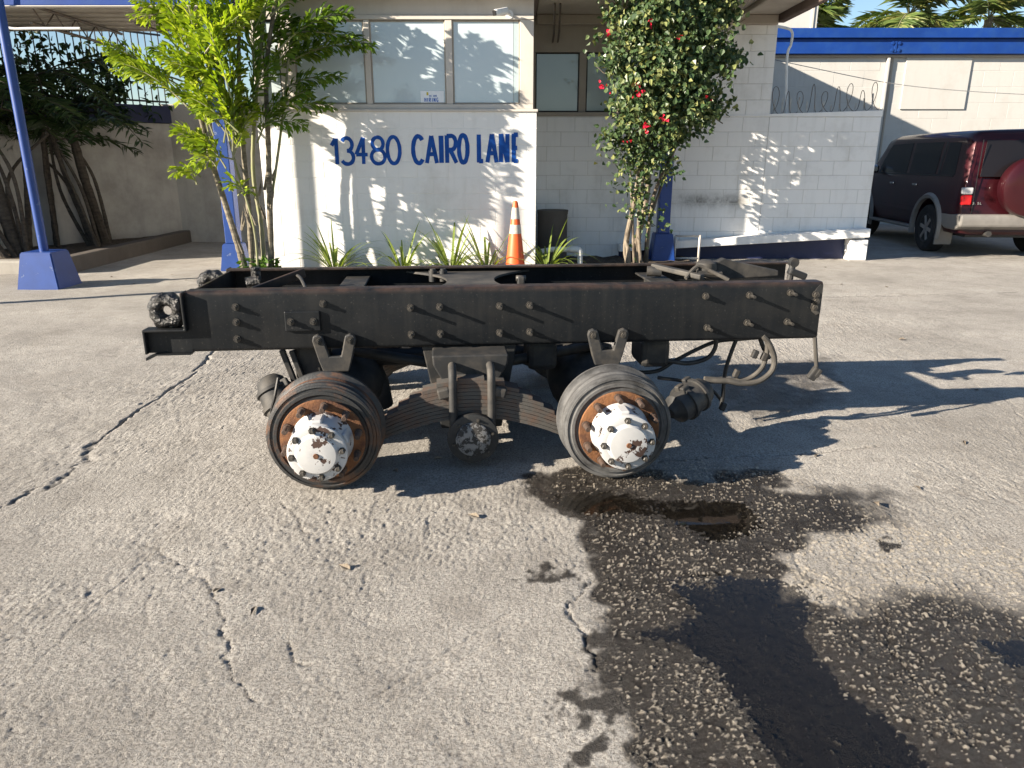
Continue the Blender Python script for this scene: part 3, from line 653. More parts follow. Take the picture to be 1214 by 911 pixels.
# leaf springs, saddles, trunnions on both sides
def spring(sg):
    yc = 0.625 * sg; n = 10; th = 0.0175
    pack = MB(); pack.box((0, yc, 0.447), (0.13, 0.10, 0.012)); pack = pack.build('spring_pack', 'leaf_steel', chassis)
    for i in range(n):
        hl = [0.66, 0.64, 0.60, 0.535, 0.47, 0.41, 0.355, 0.30, 0.235, 0.165][i]; z0 = 0.252 + i * 0.0193
        m = MB(); N = 14; top = []; bot = []
        for k in range(N + 1):
            x = -hl + 2 * hl * k / N; z = z0 - 0.60 * x * x * (1 - 0.25 * abs(x)); top.append((x, z + th)); bot.append((x, z))
        m.prism(top + bot[::-1], yc - 0.05 + rnd.uniform(-.0015, .0015), yc + 0.05); m.build('spring_leaf', 'leaf_steel', pack)
    for x in (-0.088, 0.098):
        u = MB(); pts = [(x, yc + 0.074, 0.10)] + [(x, yc + 0.074 * math.cos(R(a)), 0.44 + 0.062 * math.sin(R(a))) for a in range(0, 181, 20)] + [(x, yc - 0.074, 0.10)]
        u.tube(pts, 0.020, 12); u.build('u_bolt', 'dusty_metal', chassis)
    s = MB(); s.prism([(-0.185, 0.55), (0.19, 0.55), (0.185, 0.50), (0.145, 0.425), (-0.14, 0.425), (-0.18, 0.50)], min(yc - 0.025 * sg, yc - 0.2 * sg), max(yc - 0.025 * sg, yc - 0.2 * sg), 0.008); s.build('spring_saddle', 'dark_metal', chassis)
    for x in (-0.13, 0.14): MB().bbox((x, yc + 0.03 * sg, 0.365 + 0.02), (0.06, 0.10, 0.05), 0.008, RY_(14 if x > 0 else -14)).build('spring_clip', 'bracket_metal', pack)
    t = MB(); t.lathe([(sg * y, r) for y, r in [(0.45, 0.10), (0.60, 0.115), (0.71, 0.118), (0.715, 0.124), (0.735, 0.124), (0.738, 0.108), (0.738, 0)]], (0.005, 0, 0.165), 40)
    tr = t.build('trunnion_hub', 'dark_metal', chassis)
    t = MB(); t.lathe([(sg * y, r) for y, r in [(0.739, 0.086), (0.750, 0.084), (0.757, 0.07), (0.762, 0.03), (0.762, 0)]], (0.005, 0, 0.165), 40); t.build('trunnion_cap', 'white_grimy', tr)
    if sg < 0:
        for k in range(6):
            a = R(60 * k + 15); link('cap_bolt', short_b, tr, (0.005 + 0.098 * math.cos(a), -0.738, 0.165 + 0.098 * math.sin(a))).scale = (0.5, 0.45, 0.5)
spring(-1); spring(1)
m = MB(); m.tube([(0.005, -0.46, 0.165), (0.005, 0.46, 0.165)], 0.07, 16); m.build('trunnion_tube', 'dark_metal', chassis)
for x, yy in ((-0.30, -0.33), (0.34, -0.33), (-0.30, 0.3), (0.34, 0.3)):
    m = MB(); m.tube([(x * 0.25, yy, 0.42), (x * 2.0, yy * 0.5, 0.47)], 0.028, 10); m.build('torque_rod', 'dark_metal', chassis)
for y in (RYN + 0.06, RYF - 0.06):
    m = MB(); m.prism([(-0.24, 0.56), (0.25, 0.56), (0.17, 0.10), (-0.15, 0.10)], y - 0.03, y + 0.03, 0.006); m.build('trunnion_hanger', 'dark_metal', chassis)
# tanks added to thicken the shadow, and a drive shaft, between the rails
for x0, x1, yy, zz, rr in ((-0.52, 0.10, 0.14, 0.60, 0.115), (0.20, 0.62, 0.12, 0.58, 0.105)):
    m = MB(); m.lathe([(x0, 0.0), (x0, 0.05), (x0 + 0.02, rr * .8), (x0 + 0.05, rr), (x1 - 0.05, rr), (x1 - 0.02, rr * .8), (x1, 0.05), (x1, 0)], (0, yy, zz), 28, RZ(-90)); m.build('added_tank', 'dark_metal', chassis)
m = MB(); m.tube([(-0.5, -0.02, 0.40), (0.55, -0.02, 0.40)], 0.05, 16); m.build('drive_shaft', 'dark_metal', chassis)
# brake chambers
def chamber(c, rot, mat):
    m = MB(); m.lathe([(-0.13, 0.0), (-0.13, 0.03), (-0.10, 0.05), (-0.085, 0.078), (-0.03, 0.084), (-0.028, 0.096), (-0.008, 0.096), (-0.006, 0.086), (0.06, 0.084), (0.062, 0.094), (0.078, 0.094), (0.08, 0.082), (0.125, 0.07), (0.15, 0.045), (0.155, 0.0)], (0, 0, 0), 28, rot)
    for k in range(3):
        p = rot @ Vector((0.09 * math.cos(1.2 + 0.4 * k), -0.018 + 0.088 * (k == 2), 0.09 * math.sin(1.2 + 0.4 * k))); m.bbox(p, (0.03, 0.045, 0.035), 0.006, rot)
    m.build('brake_chamber', mat, chassis, c)
c = tl(815, 476, -0.52); chamber(c, RY_(-22) @ RZ(-62), 'bracket_metal')
c = tl(332, 478, -0.40); chamber((c.x, c.y, c.z), RY_(62) @ RZ(62), 'dusty_metal')
m = MB(); m.tube(spline([tl(330, 448, -0.5), tl(326, 470, -0.52), tl(322, 490, -0.5), tl(330, 500, -0.45)]), 0.008); m.build('air_line', 'hose', chassis)
for a, b in (((335, 418), (352, 458)), ((350, 416), (360, 462))):
    m = MB(); m.bbox((0, 0, 0), (0.028, 0.03, 0.22), 0.005, RY_(-16)); p = (tl(*a, -0.34) + tl(*b, -0.34)) / 2; m.build('shock_strut', 'dark_metal', chassis, p)
for u, hgt in ((372, 0.14), (770, 0.10), (640, 0.1)):
    p = tl(u, 425, -0.2); MB().bbox((p.x, -0.2, 0.46), (0.16, 0.25, hgt * 1.6), 0.03).build('valve_block', 'dark_metal', chassis)
# hoses under the right end
def hose(pts, r, mat, yl=-0.30, n=8):
    P = [tl(p[0], p[1], p[2] if len(p) > 2 else yl) for p in pts]
    m = MB(); m.tube(spline(P, n), r, 10); return m.build('air_hose', mat, chassis)
hose([(730, 440), (775, 441), (800, 428), (825, 415), (850, 405), (880, 402), (905, 400)], 0.011, 'hose', -0.2)
hose([(760, 430), (790, 428), (815, 431), (838, 425), (848, 412), (848, 398)], 0.012, 'hose')
hose([(875, 398), (868, 415), (860, 440), (857, 470), (855, 483)], 0.011, 'hose', -0.25)
hose([(835, 452), (862, 452), (880, 455), (900, 452), (915, 440), (918, 425), (912, 408), (904, 398)], 0.015, 'hose_dusty', -0.42)
hose([(835, 449), (862, 451), (885, 450), (902, 438), (909, 420), (910, 398)], 0.013, 'hose_dusty', -0.40)
hose([(900, 398), (905, 412), (912, 425)], 0.012, 'hose', -0.36)
hose([(780, 448), (810, 452), (840, 460), (855, 475), (857, 486)], 0.010, 'hose', -0.2)
for u, v in ((857, 482), (906, 423), (895, 420), (873, 443)):
    p = tl(u, v, -0.40); MB().bbox(p, (0.03, 0.03, 0.045), 0.006, RY_(20)).build('hose_fitting', 'dark_metal', chassis)
p = [tl(966, 400, -0.42), tl(967, 418, -0.42), tl(968, 436, -0.42)]
m = MB(); m.tube(p, 0.011, 8); m.build('cable', 'hose_dusty', chassis)
p = tl(965, 443, -0.42); m = MB(); m.bbox(p, (0.045, 0.035, 0.075), 0.008, RY_(32)); m.bbox(p + Vector((0.018, 0, 0.004)), (0.025, 0.04, 0.05), 0.006, RY_(32)); m.build('cable_plug', 'dusty_metal', chassis)

# ------------------------------------------------------------------ lettering by brush strokes
def arcp(cx, cy, rx, ry, a0, a1, n=14): return [(cx + rx * math.cos(R(a0 + (a1 - a0) * k / n)), cy + ry * math.sin(R(a0 + (a1 - a0) * k / n))) for k in range(n + 1)]
GL = {
 '1': [[(0.05, 0.72), (0.55, 0.98)], [(0.62, 1.0), (0.62, 0)]],
 '3': [arcp(0.45, 0.75, 0.45, 0.25, 150, -90), arcp(0.45, 0.26, 0.52, 0.26, 90, -150)],
 '4': [[(0.62, 0), (0.66, 1)], [(0.66, 1), (0, 0.36)], [(0, 0.36), (1, 0.36)]],
 '8': [arcp(0.5, 0.76, 0.40, 0.24, 0, 360, 22), arcp(0.5, 0.27, 0.5, 0.27, 0, 360, 22)],
 '0': [arcp(0.5, 0.5, 0.5, 0.5, 0, 360, 28)], 'O': [arcp(0.5, 0.5, 0.5, 0.5, 0, 360, 28)],
 'C': [arcp(0.55, 0.5, 0.55, 0.5, 45, 315, 22)], 'G': [arcp(0.55, 0.5, 0.55, 0.5, 45, 340, 22), [(0.6, 0.42), (1.08, 0.42)]],
 'A': [[(0, 0), (0.5, 1)], [(0.5, 1), (1, 0)], [(0.2, 0.33), (0.8, 0.33)]],
 'I': [[(0.5, 0), (0.5, 1)]], 'L': [[(0.1, 1), (0.1, 0)], [(0.1, 0.05), (1, 0.05)]],
 'R': [[(0, 0), (0, 1)], [(0, 0.97)] + arcp(0.5, 0.73, 0.45, 0.25, 90, -90, 12) + [(0, 0.48)], [(0.35, 0.48), (1, 0)]],
 'N': [[(0, 0), (0, 1)], [(0, 1), (1, 0)], [(1, 0), (1, 1)]],
 'E': [[(0.1, 0), (0.1, 1)], [(0.1, 0.96), (1, 0.96)], [(0.1, 0.5), (0.85, 0.5)], [(0.1, 0.04), (1, 0.04)]],
 'H': [[(0, 0), (0, 1)], [(1, 0), (1, 1)], [(0, 0.5), (1, 0.5)]], 'W': [[(0, 1), (0.25, 0)], [(0.25, 0), (0.5, 0.9)], [(0.5, 0.9), (0.75, 0)], [(0.75, 0), (1, 1)]],
 '5': [[(0.9, 1), (0.1, 1)], [(0.1, 1), (0.05, 0.55)] + arcp(0.45, 0.3, 0.5, 0.3, 110, -150)], '.': [[(0.3, 0), (0.3, 0.12)]],
}
def stroke_letter(ch, x, z, wd, ht, y, thick, slant=0.0):
    m = MB()
    for j, pl in enumerate(GL[ch]):
        i0 = thick / 2
        P = [Vector((x + i0 + a * (wd - thick) + slant * b, z + i0 * 0.4 + b * (ht - thick * 0.4))) for a, b in pl]
        n = len(P); L = []; Rr = []
        closed = (P[0] - P[-1]).length < 1e-4 and n > 3
        for i in range(n):
            if closed: t = P[(i + 1) % (n - 1)] - P[(i - 1) % (n - 1)]
            else: t = P[min(i + 1, n - 1)] - P[max(i - 1, 0)]
            t.normalize(); nn = Vector((-t.y, t.x)); k = thick / 2 * (1 + 0.06 * math.sin(i * 1.7 + j))
            L.append(P[i] + nn * k); Rr.append(P[i] - nn * k)
        yy = y - 0.0006 * j
        m.add([(p.x, yy, p.y) for p in L] + [(p.x, yy, p.y) for p in Rr], [(i, n + i, n + i + 1, i + 1) for i in range(n - 1)])
    return m

# ------------------------------------------------------------------ office building
WY = 10.0; RYW = 11.35            # front wall of the wing, recessed wall
office = thing('office_building', 'white painted block office with windows and hand painted street address', 'building', (0, WY, 0))
def wall_part(x0, x1, y, z0, z1, mat, th=0.16, name='wall', parent=office, top=None):
    top = top or (lambda x: z1)
    m = MB(); P = [(x0, z0), (x1, z0), (x1, top(x1)), (x0, top(x0))]
    m.prism(P, y, y + th); return m.build(name, mat, parent, (0, -WY, 0))
def blocks(parent, x0, x1, y, z0, rows, mat, bw=0.405, bh=0.203, gap=0.007, proud=0.004, oy=0.0, zf=None, skip=None):
    cache = {}
    for r in range(rows):
        off = (r % 2) * bw / 2; x = x0 - off
        while x < x1 - 0.02:
            a, b = max(x, x0), min(x + bw, x1); x += bw
            if b - a < 0.03: continue
            if skip and skip(a, b, z0 + r * bh): continue
            key = round(b - a, 3)
            if key not in cache:
                m = MB(); m.bbox((0, 0, 0), (b - a - gap, 0.024, bh - gap), 0.0032, seg=1); cache[key] = m.mesh('concrete_block', mat)
            c = (a + b) / 2; dz = zf(c) if zf else 0
            o = link('concrete_block', cache[key], parent, (c, y + 0.012 - proud - oy + rnd.uniform(-.0012, .0012), z0 + bh * (r + 0.5) + dz))
            if zf: o.rotation_euler = (0, -math.atan((zf(c + .5) - zf(c - .5))), 0)
WX0, WX1 = -3.25, 0.315
wp = wall_part(WX0, WX1, WY, -0.05, 2.035, 'mortar'); wp.data.materials[0] = MATS['white_block']
blocks(wp, WX0, WX1, WY, 0.004, 10, 'white_block', gap=0.004, proud=0.003)
MB().bbox((0, 0, 0), (0.16, 1.35, 2.08), 0.004).build('wall', 'white_block_side', office, (WX1 - 0.085, 0.16 + 0.69, 0.99))
MB().bbox((0, 0, 0), (0.16, 3.6, 3.3), 0.004).build('wall', 'white_block_side', office, (WX0 + 0.085, 0.16 + 1.82, 1.62))
for z in (2.045,):
    MB().bbox((0, 0, 0), (WX1 - WX0 + 0.03, 0.20, 0.03), 0.005).build('window_ledge', 'trim_paint', office, ((WX0 + WX1) / 2, 0.075, z))
# window band of the wing
FY = WY + 0.03
def ux(u, v, Y): return aty(u, v, Y).x
m = MB(); zt = 3.10; zb = 2.062
frame_x = [(-3.25, -3.12), (-2.905, -2.72), (-1.84, -1.77), (-0.83, -0.745), (0.10, 0.27)]
def fbox(mb, x0, x1, z0, z1, d=0.07, y=FY): mb.bbox(((x0 + x1) / 2, y + d / 2 - WY, (z0 + z1) / 2), (x1 - x0, d, z1 - z0), 0.004, seg=1)
for a, b in frame_x: fbox(m, a, b, zb + 0.06, zt); 
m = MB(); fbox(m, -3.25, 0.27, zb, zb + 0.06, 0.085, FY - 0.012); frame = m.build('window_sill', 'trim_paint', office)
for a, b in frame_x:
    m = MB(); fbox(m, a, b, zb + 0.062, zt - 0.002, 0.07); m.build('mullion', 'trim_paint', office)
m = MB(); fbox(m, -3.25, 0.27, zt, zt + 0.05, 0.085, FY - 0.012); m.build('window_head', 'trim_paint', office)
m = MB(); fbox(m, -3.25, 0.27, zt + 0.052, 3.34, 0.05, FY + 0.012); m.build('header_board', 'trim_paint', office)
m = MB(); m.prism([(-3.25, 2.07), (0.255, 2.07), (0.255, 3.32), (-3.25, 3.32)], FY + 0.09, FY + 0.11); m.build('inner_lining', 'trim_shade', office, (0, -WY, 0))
for i in range(4):
    a, b = frame_x[i][1], frame_x[i + 1][0]
    w1 = MB()
    for (p, q, r, s) in ((a, a + 0.018, zb + 0.064, zt - 0.004), (b - 0.018, b, zb + 0.064, zt - 0.004), (a + 0.019, b - 0.019, zb + 0.064, zb + 0.082), (a + 0.019, b - 0.019, zt - 0.022, zt - 0.004)):
        fbox(w1, p, q, r, s, 0.03, FY + 0.02)
    win = w1.build('window', 'dusty_metal' if i < 1 else 'trim_shade', office); 
    if i == 3:
        g = MB(); g.box(((a + b - 0.075) / 2, FY + 0.036 - WY, (zb + zt) / 2 + 0.03), (b - a - 0.02 - 0.075, 0.006, zt - zb - 0.07)); g.build('pane', 'pane_blind_sky', win)
        g = MB(); g.box((b - 0.05, FY + 0.036 - WY, (zb + zt) / 2 + 0.03), (0.062, 0.006, zt - zb - 0.07)); g.build('pane', 'pane_blind_dim', win)
    else:
        g = MB(); g.box(((a + b) / 2, FY + 0.036 - WY, (zb + zt) / 2 + 0.03), (b - a - 0.02, 0.006, zt - zb - 0.07)); g.build('pane', 'pane_blind_sky', win)
# painted address
tops = lambda u: 163.5 - (u - 392) * (6.0 / 224); bots = lambda u: 196.0 - (u - 392) * (2.6 / 224)
for ch, u0, u1, th in (('1', 392, 404, .048), ('3', 404, 420.5, .048), ('4', 421, 437, .046), ('8', 439, 457.5, .046), ('0', 458, 475.5, .047), ('C', 488, 503.5, .054), ('A', 504, 519.5, .050), ('I', 520, 526.5, .060),
                      ('R', 528, 543, .052), ('O', 542, 556.5, .054), ('L', 565, 575, .054), ('A', 575.5, 591, .052), ('N', 591.5, 604, .054), ('E', 606, 616.5, .054)):
    um = (u0 + u1) / 2; a = aty(u0, bots(um), WY); b = aty(u1, tops(um), WY)
    o = stroke_letter(ch, a.x, a.z, b.x - a.x, b.z - a.z, -0.0062, th).build('painted_letter', 'blue_letter', office)
# recessed wall with its window, wall goes on as the yard wall
RX0, RX1 = WX1 - 0.01, 3.72
wr = wall_part(RX0, RX1, RYW, -0.05, 2.045, 'mortar'); blocks(wr, RX0, RX1, RYW, 0.004, 10, 'white_block_side', gap=0.006, proud=0.004)
wu = wall_part(2.15, RX1, RYW + 0.002, 2.047, 3.36, 'mortar'); blocks(wu, 2.15, RX1, RYW + 0.002, 2.05, 6, 'white_block_side', gap=0.007, proud=0.005, bh=0.215)
MB().bbox((0, 0, 0), (0.16, 6.0, 3.36), 0.004).build('wall', 'white_block_side', office, (RX1 - 0.10, RYW - WY + 0.165 + 3.0, 1.66))
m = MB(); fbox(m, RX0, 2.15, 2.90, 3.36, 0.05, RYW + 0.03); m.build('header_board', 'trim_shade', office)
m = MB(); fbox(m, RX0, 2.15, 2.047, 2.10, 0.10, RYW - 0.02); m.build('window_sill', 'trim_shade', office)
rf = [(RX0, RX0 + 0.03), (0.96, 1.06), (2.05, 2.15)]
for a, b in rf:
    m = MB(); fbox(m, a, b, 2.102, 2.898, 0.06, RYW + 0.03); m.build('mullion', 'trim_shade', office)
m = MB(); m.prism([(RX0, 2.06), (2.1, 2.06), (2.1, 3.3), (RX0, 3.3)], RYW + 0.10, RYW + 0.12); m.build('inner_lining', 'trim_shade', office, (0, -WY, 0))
for i in range(2):
    a, b = rf[i][1], rf[i + 1][0]; w1 = MB()
    for (p, q, r, s) in ((a, a + 0.018, 2.103, 2.897), (b - 0.018, b, 2.103, 2.897), (a + 0.019, b - 0.019, 2.103, 2.122), (a + 0.019, b - 0.019, 2.878, 2.897)): fbox(w1, p, q, r, s, 0.03, RYW + 0.045)
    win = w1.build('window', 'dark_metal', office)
    g = MB(); g.box(((a + b) / 2, RYW + 0.062 - WY, 2.50), (b - a - 0.02, 0.006, 0.78)); g.build('pane', 'pane_blind_dim', win)
# soot smear on the wall, sloping ledge
# roof: low soffit over wing and recess
def slab(name, x0, x1, y0, y1, z0, z1, mat, parent, oy=WY, b=0.01):
    return MB().bbox(((x0 + x1) / 2, (y0 + y1) / 2 - oy, (z0 + z1) / 2), (x1 - x0, y1 - y0, z1 - z0), b, seg=1).build(name, mat, parent)
slab('soffit', WX0 - 0.05, WX1 + 0.02, 9.80, 16.9, 3.345, 3.40, 'roof_brown', office)
slab('soffit', WX1 + 0.022, 3.70, 9.95, 16.9, 3.37, 3.42, 'soffit_paint', office)
slab('roof', WX0 - 0.1, 3.86, 9.75, 17.0, 3.422, 3.62, 'roof_brown', office)
slab('rake_beam', 3.705, 3.80, 9.75, 11.34, 3.27, 3.42, 'roof_brown', office)
slab('soffit_beam', 3.10, 3.16, 9.95, 11.33, 3.30, 3.368, 'soffit_paint', office)
slab('roof_parapet', 3.6, 4.1, 14.2, 17.2, 3.62, 4.25, 'white_block_far', office)
slab('bond_beam', WX1 + 0.03, 3.69, 11.25, 11.345, 3.24, 3.366, 'trim_shade', office)
for xx in (0.55, 0.62):
    m = MB(); m.tube([(xx, 0.5, 3.36), (xx + 0.02, 1.0, 3.10), (xx + 0.02, 1.3, 3.02)], 0.014, 6); m.build('soffit_strut', 'wire_steel', office)

# yard wall continuing right with the sloping ledge
YX1 = 5.33
yard = thing('yard_wall', 'white block wall topped with razor wire beside the parked car', 'wall', (4.4, RYW, 0))
def top(x): return 2.045 + max(0.0, x - RX1) * 0.05
m = MB(); m.prism([(RX1 + 0.003, 0.20), (YX1, 0.20), (YX1 + 0.012, 2.036), (RX1 + 0.003, 2.036)], RYW + 0.001, RYW + 0.17); yw = m.build('wall', 'mortar', yard, (-4.4, -RYW, 0))
nb = int((RX1 - RX0) / 0.405); blocks(yw, RX1 + 0.002, YX1 + 0.008, RYW + 0.001, 0.004 + 0.203, 9, 'white_block_side', gap=0.006, proud=0.004)
m = MB(); m.prism([(RX1 - 0.9, 2.0385), (YX1 + 0.015, 2.0385), (YX1 + 0.015, top(YX1)), (RX1 - 0.9, 2.048)], RYW - 0.012, RYW + 0.18, 0.003); m.build('coping', 'white_block_side', yard, (-4.4, -RYW, 0))
def zled(x): return 0.235 + (x - 1.6) * 0.062
m = MB(); m.prism([(1.60, zled(1.6) - 0.105), (YX1 - 0.02, zled(YX1) - 0.125), (YX1 - 0.02, zled(YX1)), (1.60, zled(1.6))], RYW - 0.22, RYW - 0.012, 0.008); m.build('ledge', 'white_block_side', yard, (-4.4, -RYW, 0))
m = MB(); m.bbox((YX1 - 0.16, -0.12, 0.15), (0.26, 0.19, 0.30), 0.01); m.build('pier', 'white_block_side', yard, (-4.4, 0, 0))
m = MB(); m.prism([(1.62, 0.0), (YX1 - 0.3, 0.0), (YX1 - 0.3, 0.34), (1.62, 0.14)], RYW - 0.021, RYW - 0.0135); m.build('shaded_base_paint', 'blue_dark', yard, (-4.4, -RYW, 0))  # blue wall base, darkened in colour for the shade under the ledge
# razor wire
rz = thing('razor_wire', 'loose rusty razor wire coil on short pickets along white wall top', 'razor wire', (4.4, RYW + 0.08, 2.1))
x = 3.55; k = 0
m = MB(); pts = []
for i in range(0, 9 * 18 + 1):
    t = i / 18.0; a = 2 * math.pi * t; rr = 0.17 + 0.03 * math.sin(t * 2.3)
    pts.append((3.72 + t * 0.178 + 0.085 * math.sin(a) * (1 + 0.55 * math.sin(t * 3.1)), RYW + 0.08 + 0.10 * math.sin(a), top(3.7 + t * 0.178) + 0.01 + rr - rr * math.cos(a)))
m.tube(pts, 0.0048, 5); m.build('wire_coil', 'wire_steel', rz, (-4.4, -RYW - 0.08, -2.1))
for i in range(13):
    xx = 3.80 + i * 0.118; h = rnd.choice((0.10, 0.16, 0.22)); m = MB(); m.bbox((xx, 0.0, h / 2), (0.022, 0.006, h), 0.001, RY_(rnd.uniform(-6, 6)), 1); m.build('picket', 'galvanised', rz, (-4.4, 0, top(xx) - 2.1 + 0.02))
# gooseneck conduit
gp = thing('conduit_pipe', 'white gooseneck conduit pipe rising beside the razor wire', 'pipe', (4.06, RYW + 0.3, 2.0))
m = MB(); P = [aty(932, 135, RYW + 0.3), aty(933, 70, RYW + 0.3), aty(938, 52, RYW + 0.3), aty(939, 38, RYW + 0.3), aty(930, 33, RYW + 0.3), aty(903, 29, RYW + 0.3)]
m.tube(spline(P, 6), 0.019, 8); m.build('pipe', 'white_plastic', gp, (-4.06, -RYW - 0.3, -2.0))

# ------------------------------------------------------------------ building beyond with blue cornice
FYW = 17.6
wh = thing('warehouse', 'long white block building with blue cornice behind the parked car', 'building', (8, FYW, 0))
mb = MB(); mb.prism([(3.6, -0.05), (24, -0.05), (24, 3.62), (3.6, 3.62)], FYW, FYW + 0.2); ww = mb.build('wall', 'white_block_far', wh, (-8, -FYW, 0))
cache = {}
for r in range(11):
    x = 4.8 - (r % 2) * 0.33
    while x < 13.4:
        a, b = x, x + 0.66; x += 0.66
        if a < 8.28 < b: continue
        if 'k' not in cache: cache['k'] = MB().bbox((0, 0, 0), (0.655, 0.024, 0.325), 0.004, seg=1).mesh('concrete_block', 'white_block_far')
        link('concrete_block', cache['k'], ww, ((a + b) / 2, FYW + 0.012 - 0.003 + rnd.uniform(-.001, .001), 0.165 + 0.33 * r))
def wsl(name, x0, x1, y0, y1, z0, z1, mat, b=0.01): return MB().bbox(((x0 + x1) / 2 - 8, (y0 + y1) / 2 - FYW, (z0 + z1) / 2), (x1 - x0, y1 - y0, z1 - z0), b, seg=1).build(name, mat, wh)
wsl('cornice', 3.7, 24, FYW - 0.16, FYW + 0.3, 3.625, 3.93, 'blue_paint'); wsl('cornice_cap', 3.7, 24, FYW - 0.24, FYW + 0.35, 3.932, 4.13, 'blue_paint')
wsl('cornice_drip', 3.7, 24, FYW - 0.07, FYW - 0.005, 3.57, 3.622, 'trim_shade')
wsl('downpipe', 8.21, 8.27, FYW - 0.09, FYW - 0.02, 0.0, 3.56, 'white_block_far'); wsl('joint_strip', 8.33, 8.37, FYW - 0.02, FYW - 0.004, 0, 3.56, 'trim_shade', 0.002)
a = aty(1075, 65, FYW); b = aty(1142, 130, FYW)
wsl('wall_panel', a.x, b.x, FYW - 0.035, FYW - 0.006, b.z, a.z, 'white_block_far', 0.006)
for dx in (-0.07, 0.07):
    for dz in (3.70, 3.84):
        m = MB(); m.lathe([(0, 0.035), (-0.02, 0.035), (-0.025, 0)], (8.30 + dx - 8, -0.162, dz), 10); m.build('cornice_bolt', 'blue_paint', wh)
m = MB(); m.bbox((8.30 - 8, -0.168, 3.77), (0.05, 0.012, 0.22), 0.003); m.build('cornice_clip', 'blue_paint', wh)
wc = thing('overhead_cable', 'thin grey cable sagging in front of the blue corniced wall', 'cable', (9, 15.5, 2.9))
m = MB(); P = [aty(905, 68, 15.5), aty(960, 80, 15.5), aty(1050, 98, 15.5), aty(1130, 107, 15.5), aty(1240, 113, 15.5), aty(1330, 112, 15.5)]
m.tube(spline(P, 6), 0.007, 6); m.build('cable', 'galvanised', wc, (-9, -15.5, -2.9))
wt = thing('white_tower', 'plain white stair block rising behind the blue cornice', 'building', (6.6, 20, 0))
m = MB(); m.bbox((0, 0, 2.5), (1.25, 1.5, 5.2), 0.01, seg=1); m.build('wall', 'white_block_far', wt); m = MB(); m.bbox((0.5, -0.76, 2.6), (0.06, 0.03, 5.0), 0.004); m.build('downpipe', 'trim_paint', wt)

# ------------------------------------------------------------------ left side: carport, posts, old wall, kerb, bed
cp = thing('carport_roof', 'flat carport roof with blue fascia over the shaded driveway', 'canopy', (-7, 11, 0))
def cps(name, x0, x1, y0, y1, z0, z1, mat, b=0.008): return MB().bbox(((x0 + x1) / 2 + 7, (y0 + y1) / 2 - 11, (z0 + z1) / 2), (x1 - x0, y1 - y0, z1 - z0), b, seg=1).build(name, mat, cp)
cps('roof_deck', -17, -3.42, 10.05, 12.55, 3.34, 3.46, 'soffit_paint')
cps('fascia', -17, -3.40, 9.96, 10.04, 3.245, 3.62, 'blue_paint'); cps('fascia_trim', -17, -3.40, 9.94, 10.04, 3.225, 3.243, 'trim_paint')
for k in range(7):
    cps('deck_rib', -17, -3.45, 10.3 + 0.34 * k, 10.34 + 0.34 * k, 3.315, 3.338, 'soffit_paint', 0.003)
def truss(x):
    m = MB(); m.tube([(x, -0.85, 3.08), (x, 1.45, 3.08)], 0.02, 6); m.tube([(x, -0.85, 3.29), (x, 1.45, 3.29)], 0.02, 6)
    for i in range(9): m.tube([(x, -0.8 + 0.25 * i, 3.08 if i % 2 else 3.29), (x, -0.8 + 0.25 * (i + 1), 3.29 if i % 2 else 3.08)], 0.010, 5)
    m.build('truss', 'wire_steel', cp, (7, 0, 0))
truss(-6.0); truss(-4.7)
m = MB(); P = [aty(1, -10, 9.9), aty(2, 12, 9.9), aty(6, 28, 9.9), aty(14, 34, 9.9), aty(40, 34, 9.9), aty(95, 34, 9.9)]
m.tube(spline(P, 5), 0.016, 8); m.build('conduit', 'white_plastic', cp, (7, -11, 0))
def post(x, y, name, label, r, square, zt, bw, bh):
    t = thing(name, label, 'post', (x, y, 0), 0)
    m = MB(); vs = []
    for z, wv in ((-0.02, bw), (bh, bw * 0.72)):
        vs += [(-wv / 2, -wv / 2, z), (wv / 2, -wv / 2, z), (wv / 2, wv / 2, z), (-wv / 2, wv / 2, z)]
    bm = bmesh.new(); V = [bm.verts.new(v) for v in vs]
    for f in ((3, 2, 1, 0), (4, 5, 6, 7), (0, 1, 5, 4), (1, 2, 6, 5), (2, 3, 7, 6), (3, 0, 4, 7)): bm.faces.new([V[i] for i in f])
    bmesh.ops.bevel(bm, geom=bm.edges[:], offset=0.012, segments=2, affect='EDGES'); m.bm(bm); m.build('footing', 'blue_post_paint', t)
    m = MB()
    if square: m.bbox((0, 0, (bh + zt) / 2), (r * 2, r * 2, zt - bh), 0.01)
    else: m.tube([(0, 0, bh - 0.01), (0, 0, zt)], r, 18)
    m.build('pole', 'blue_post_paint', t); return t
p = gnd(48, 343); post(p.x, p.y + 0.2, 'blue_post', 'slim round blue post in a tapered blue footing by planting bed', 0.05, False, 4.2, 0.50, 0.42)
p = aty(277, 300, 10.15); post(p.x, 10.2, 'blue_post', 'square blue post standing behind the bright green palm clump', 0.085, True, 3.26, 0.33, 0.36)
p = aty(785, 300, 10.95); post(p.x, 11.0, 'blue_post', 'square blue post with chalky scribbles behind the flowering bougainvillea', 0.085, True, 3.36, 0.36, 0.42)
post(-7.4, 6.9, 'blue_post', 'tall round blue post out on the open yard', 0.06, False, 4.0, 0.5, 0.42)
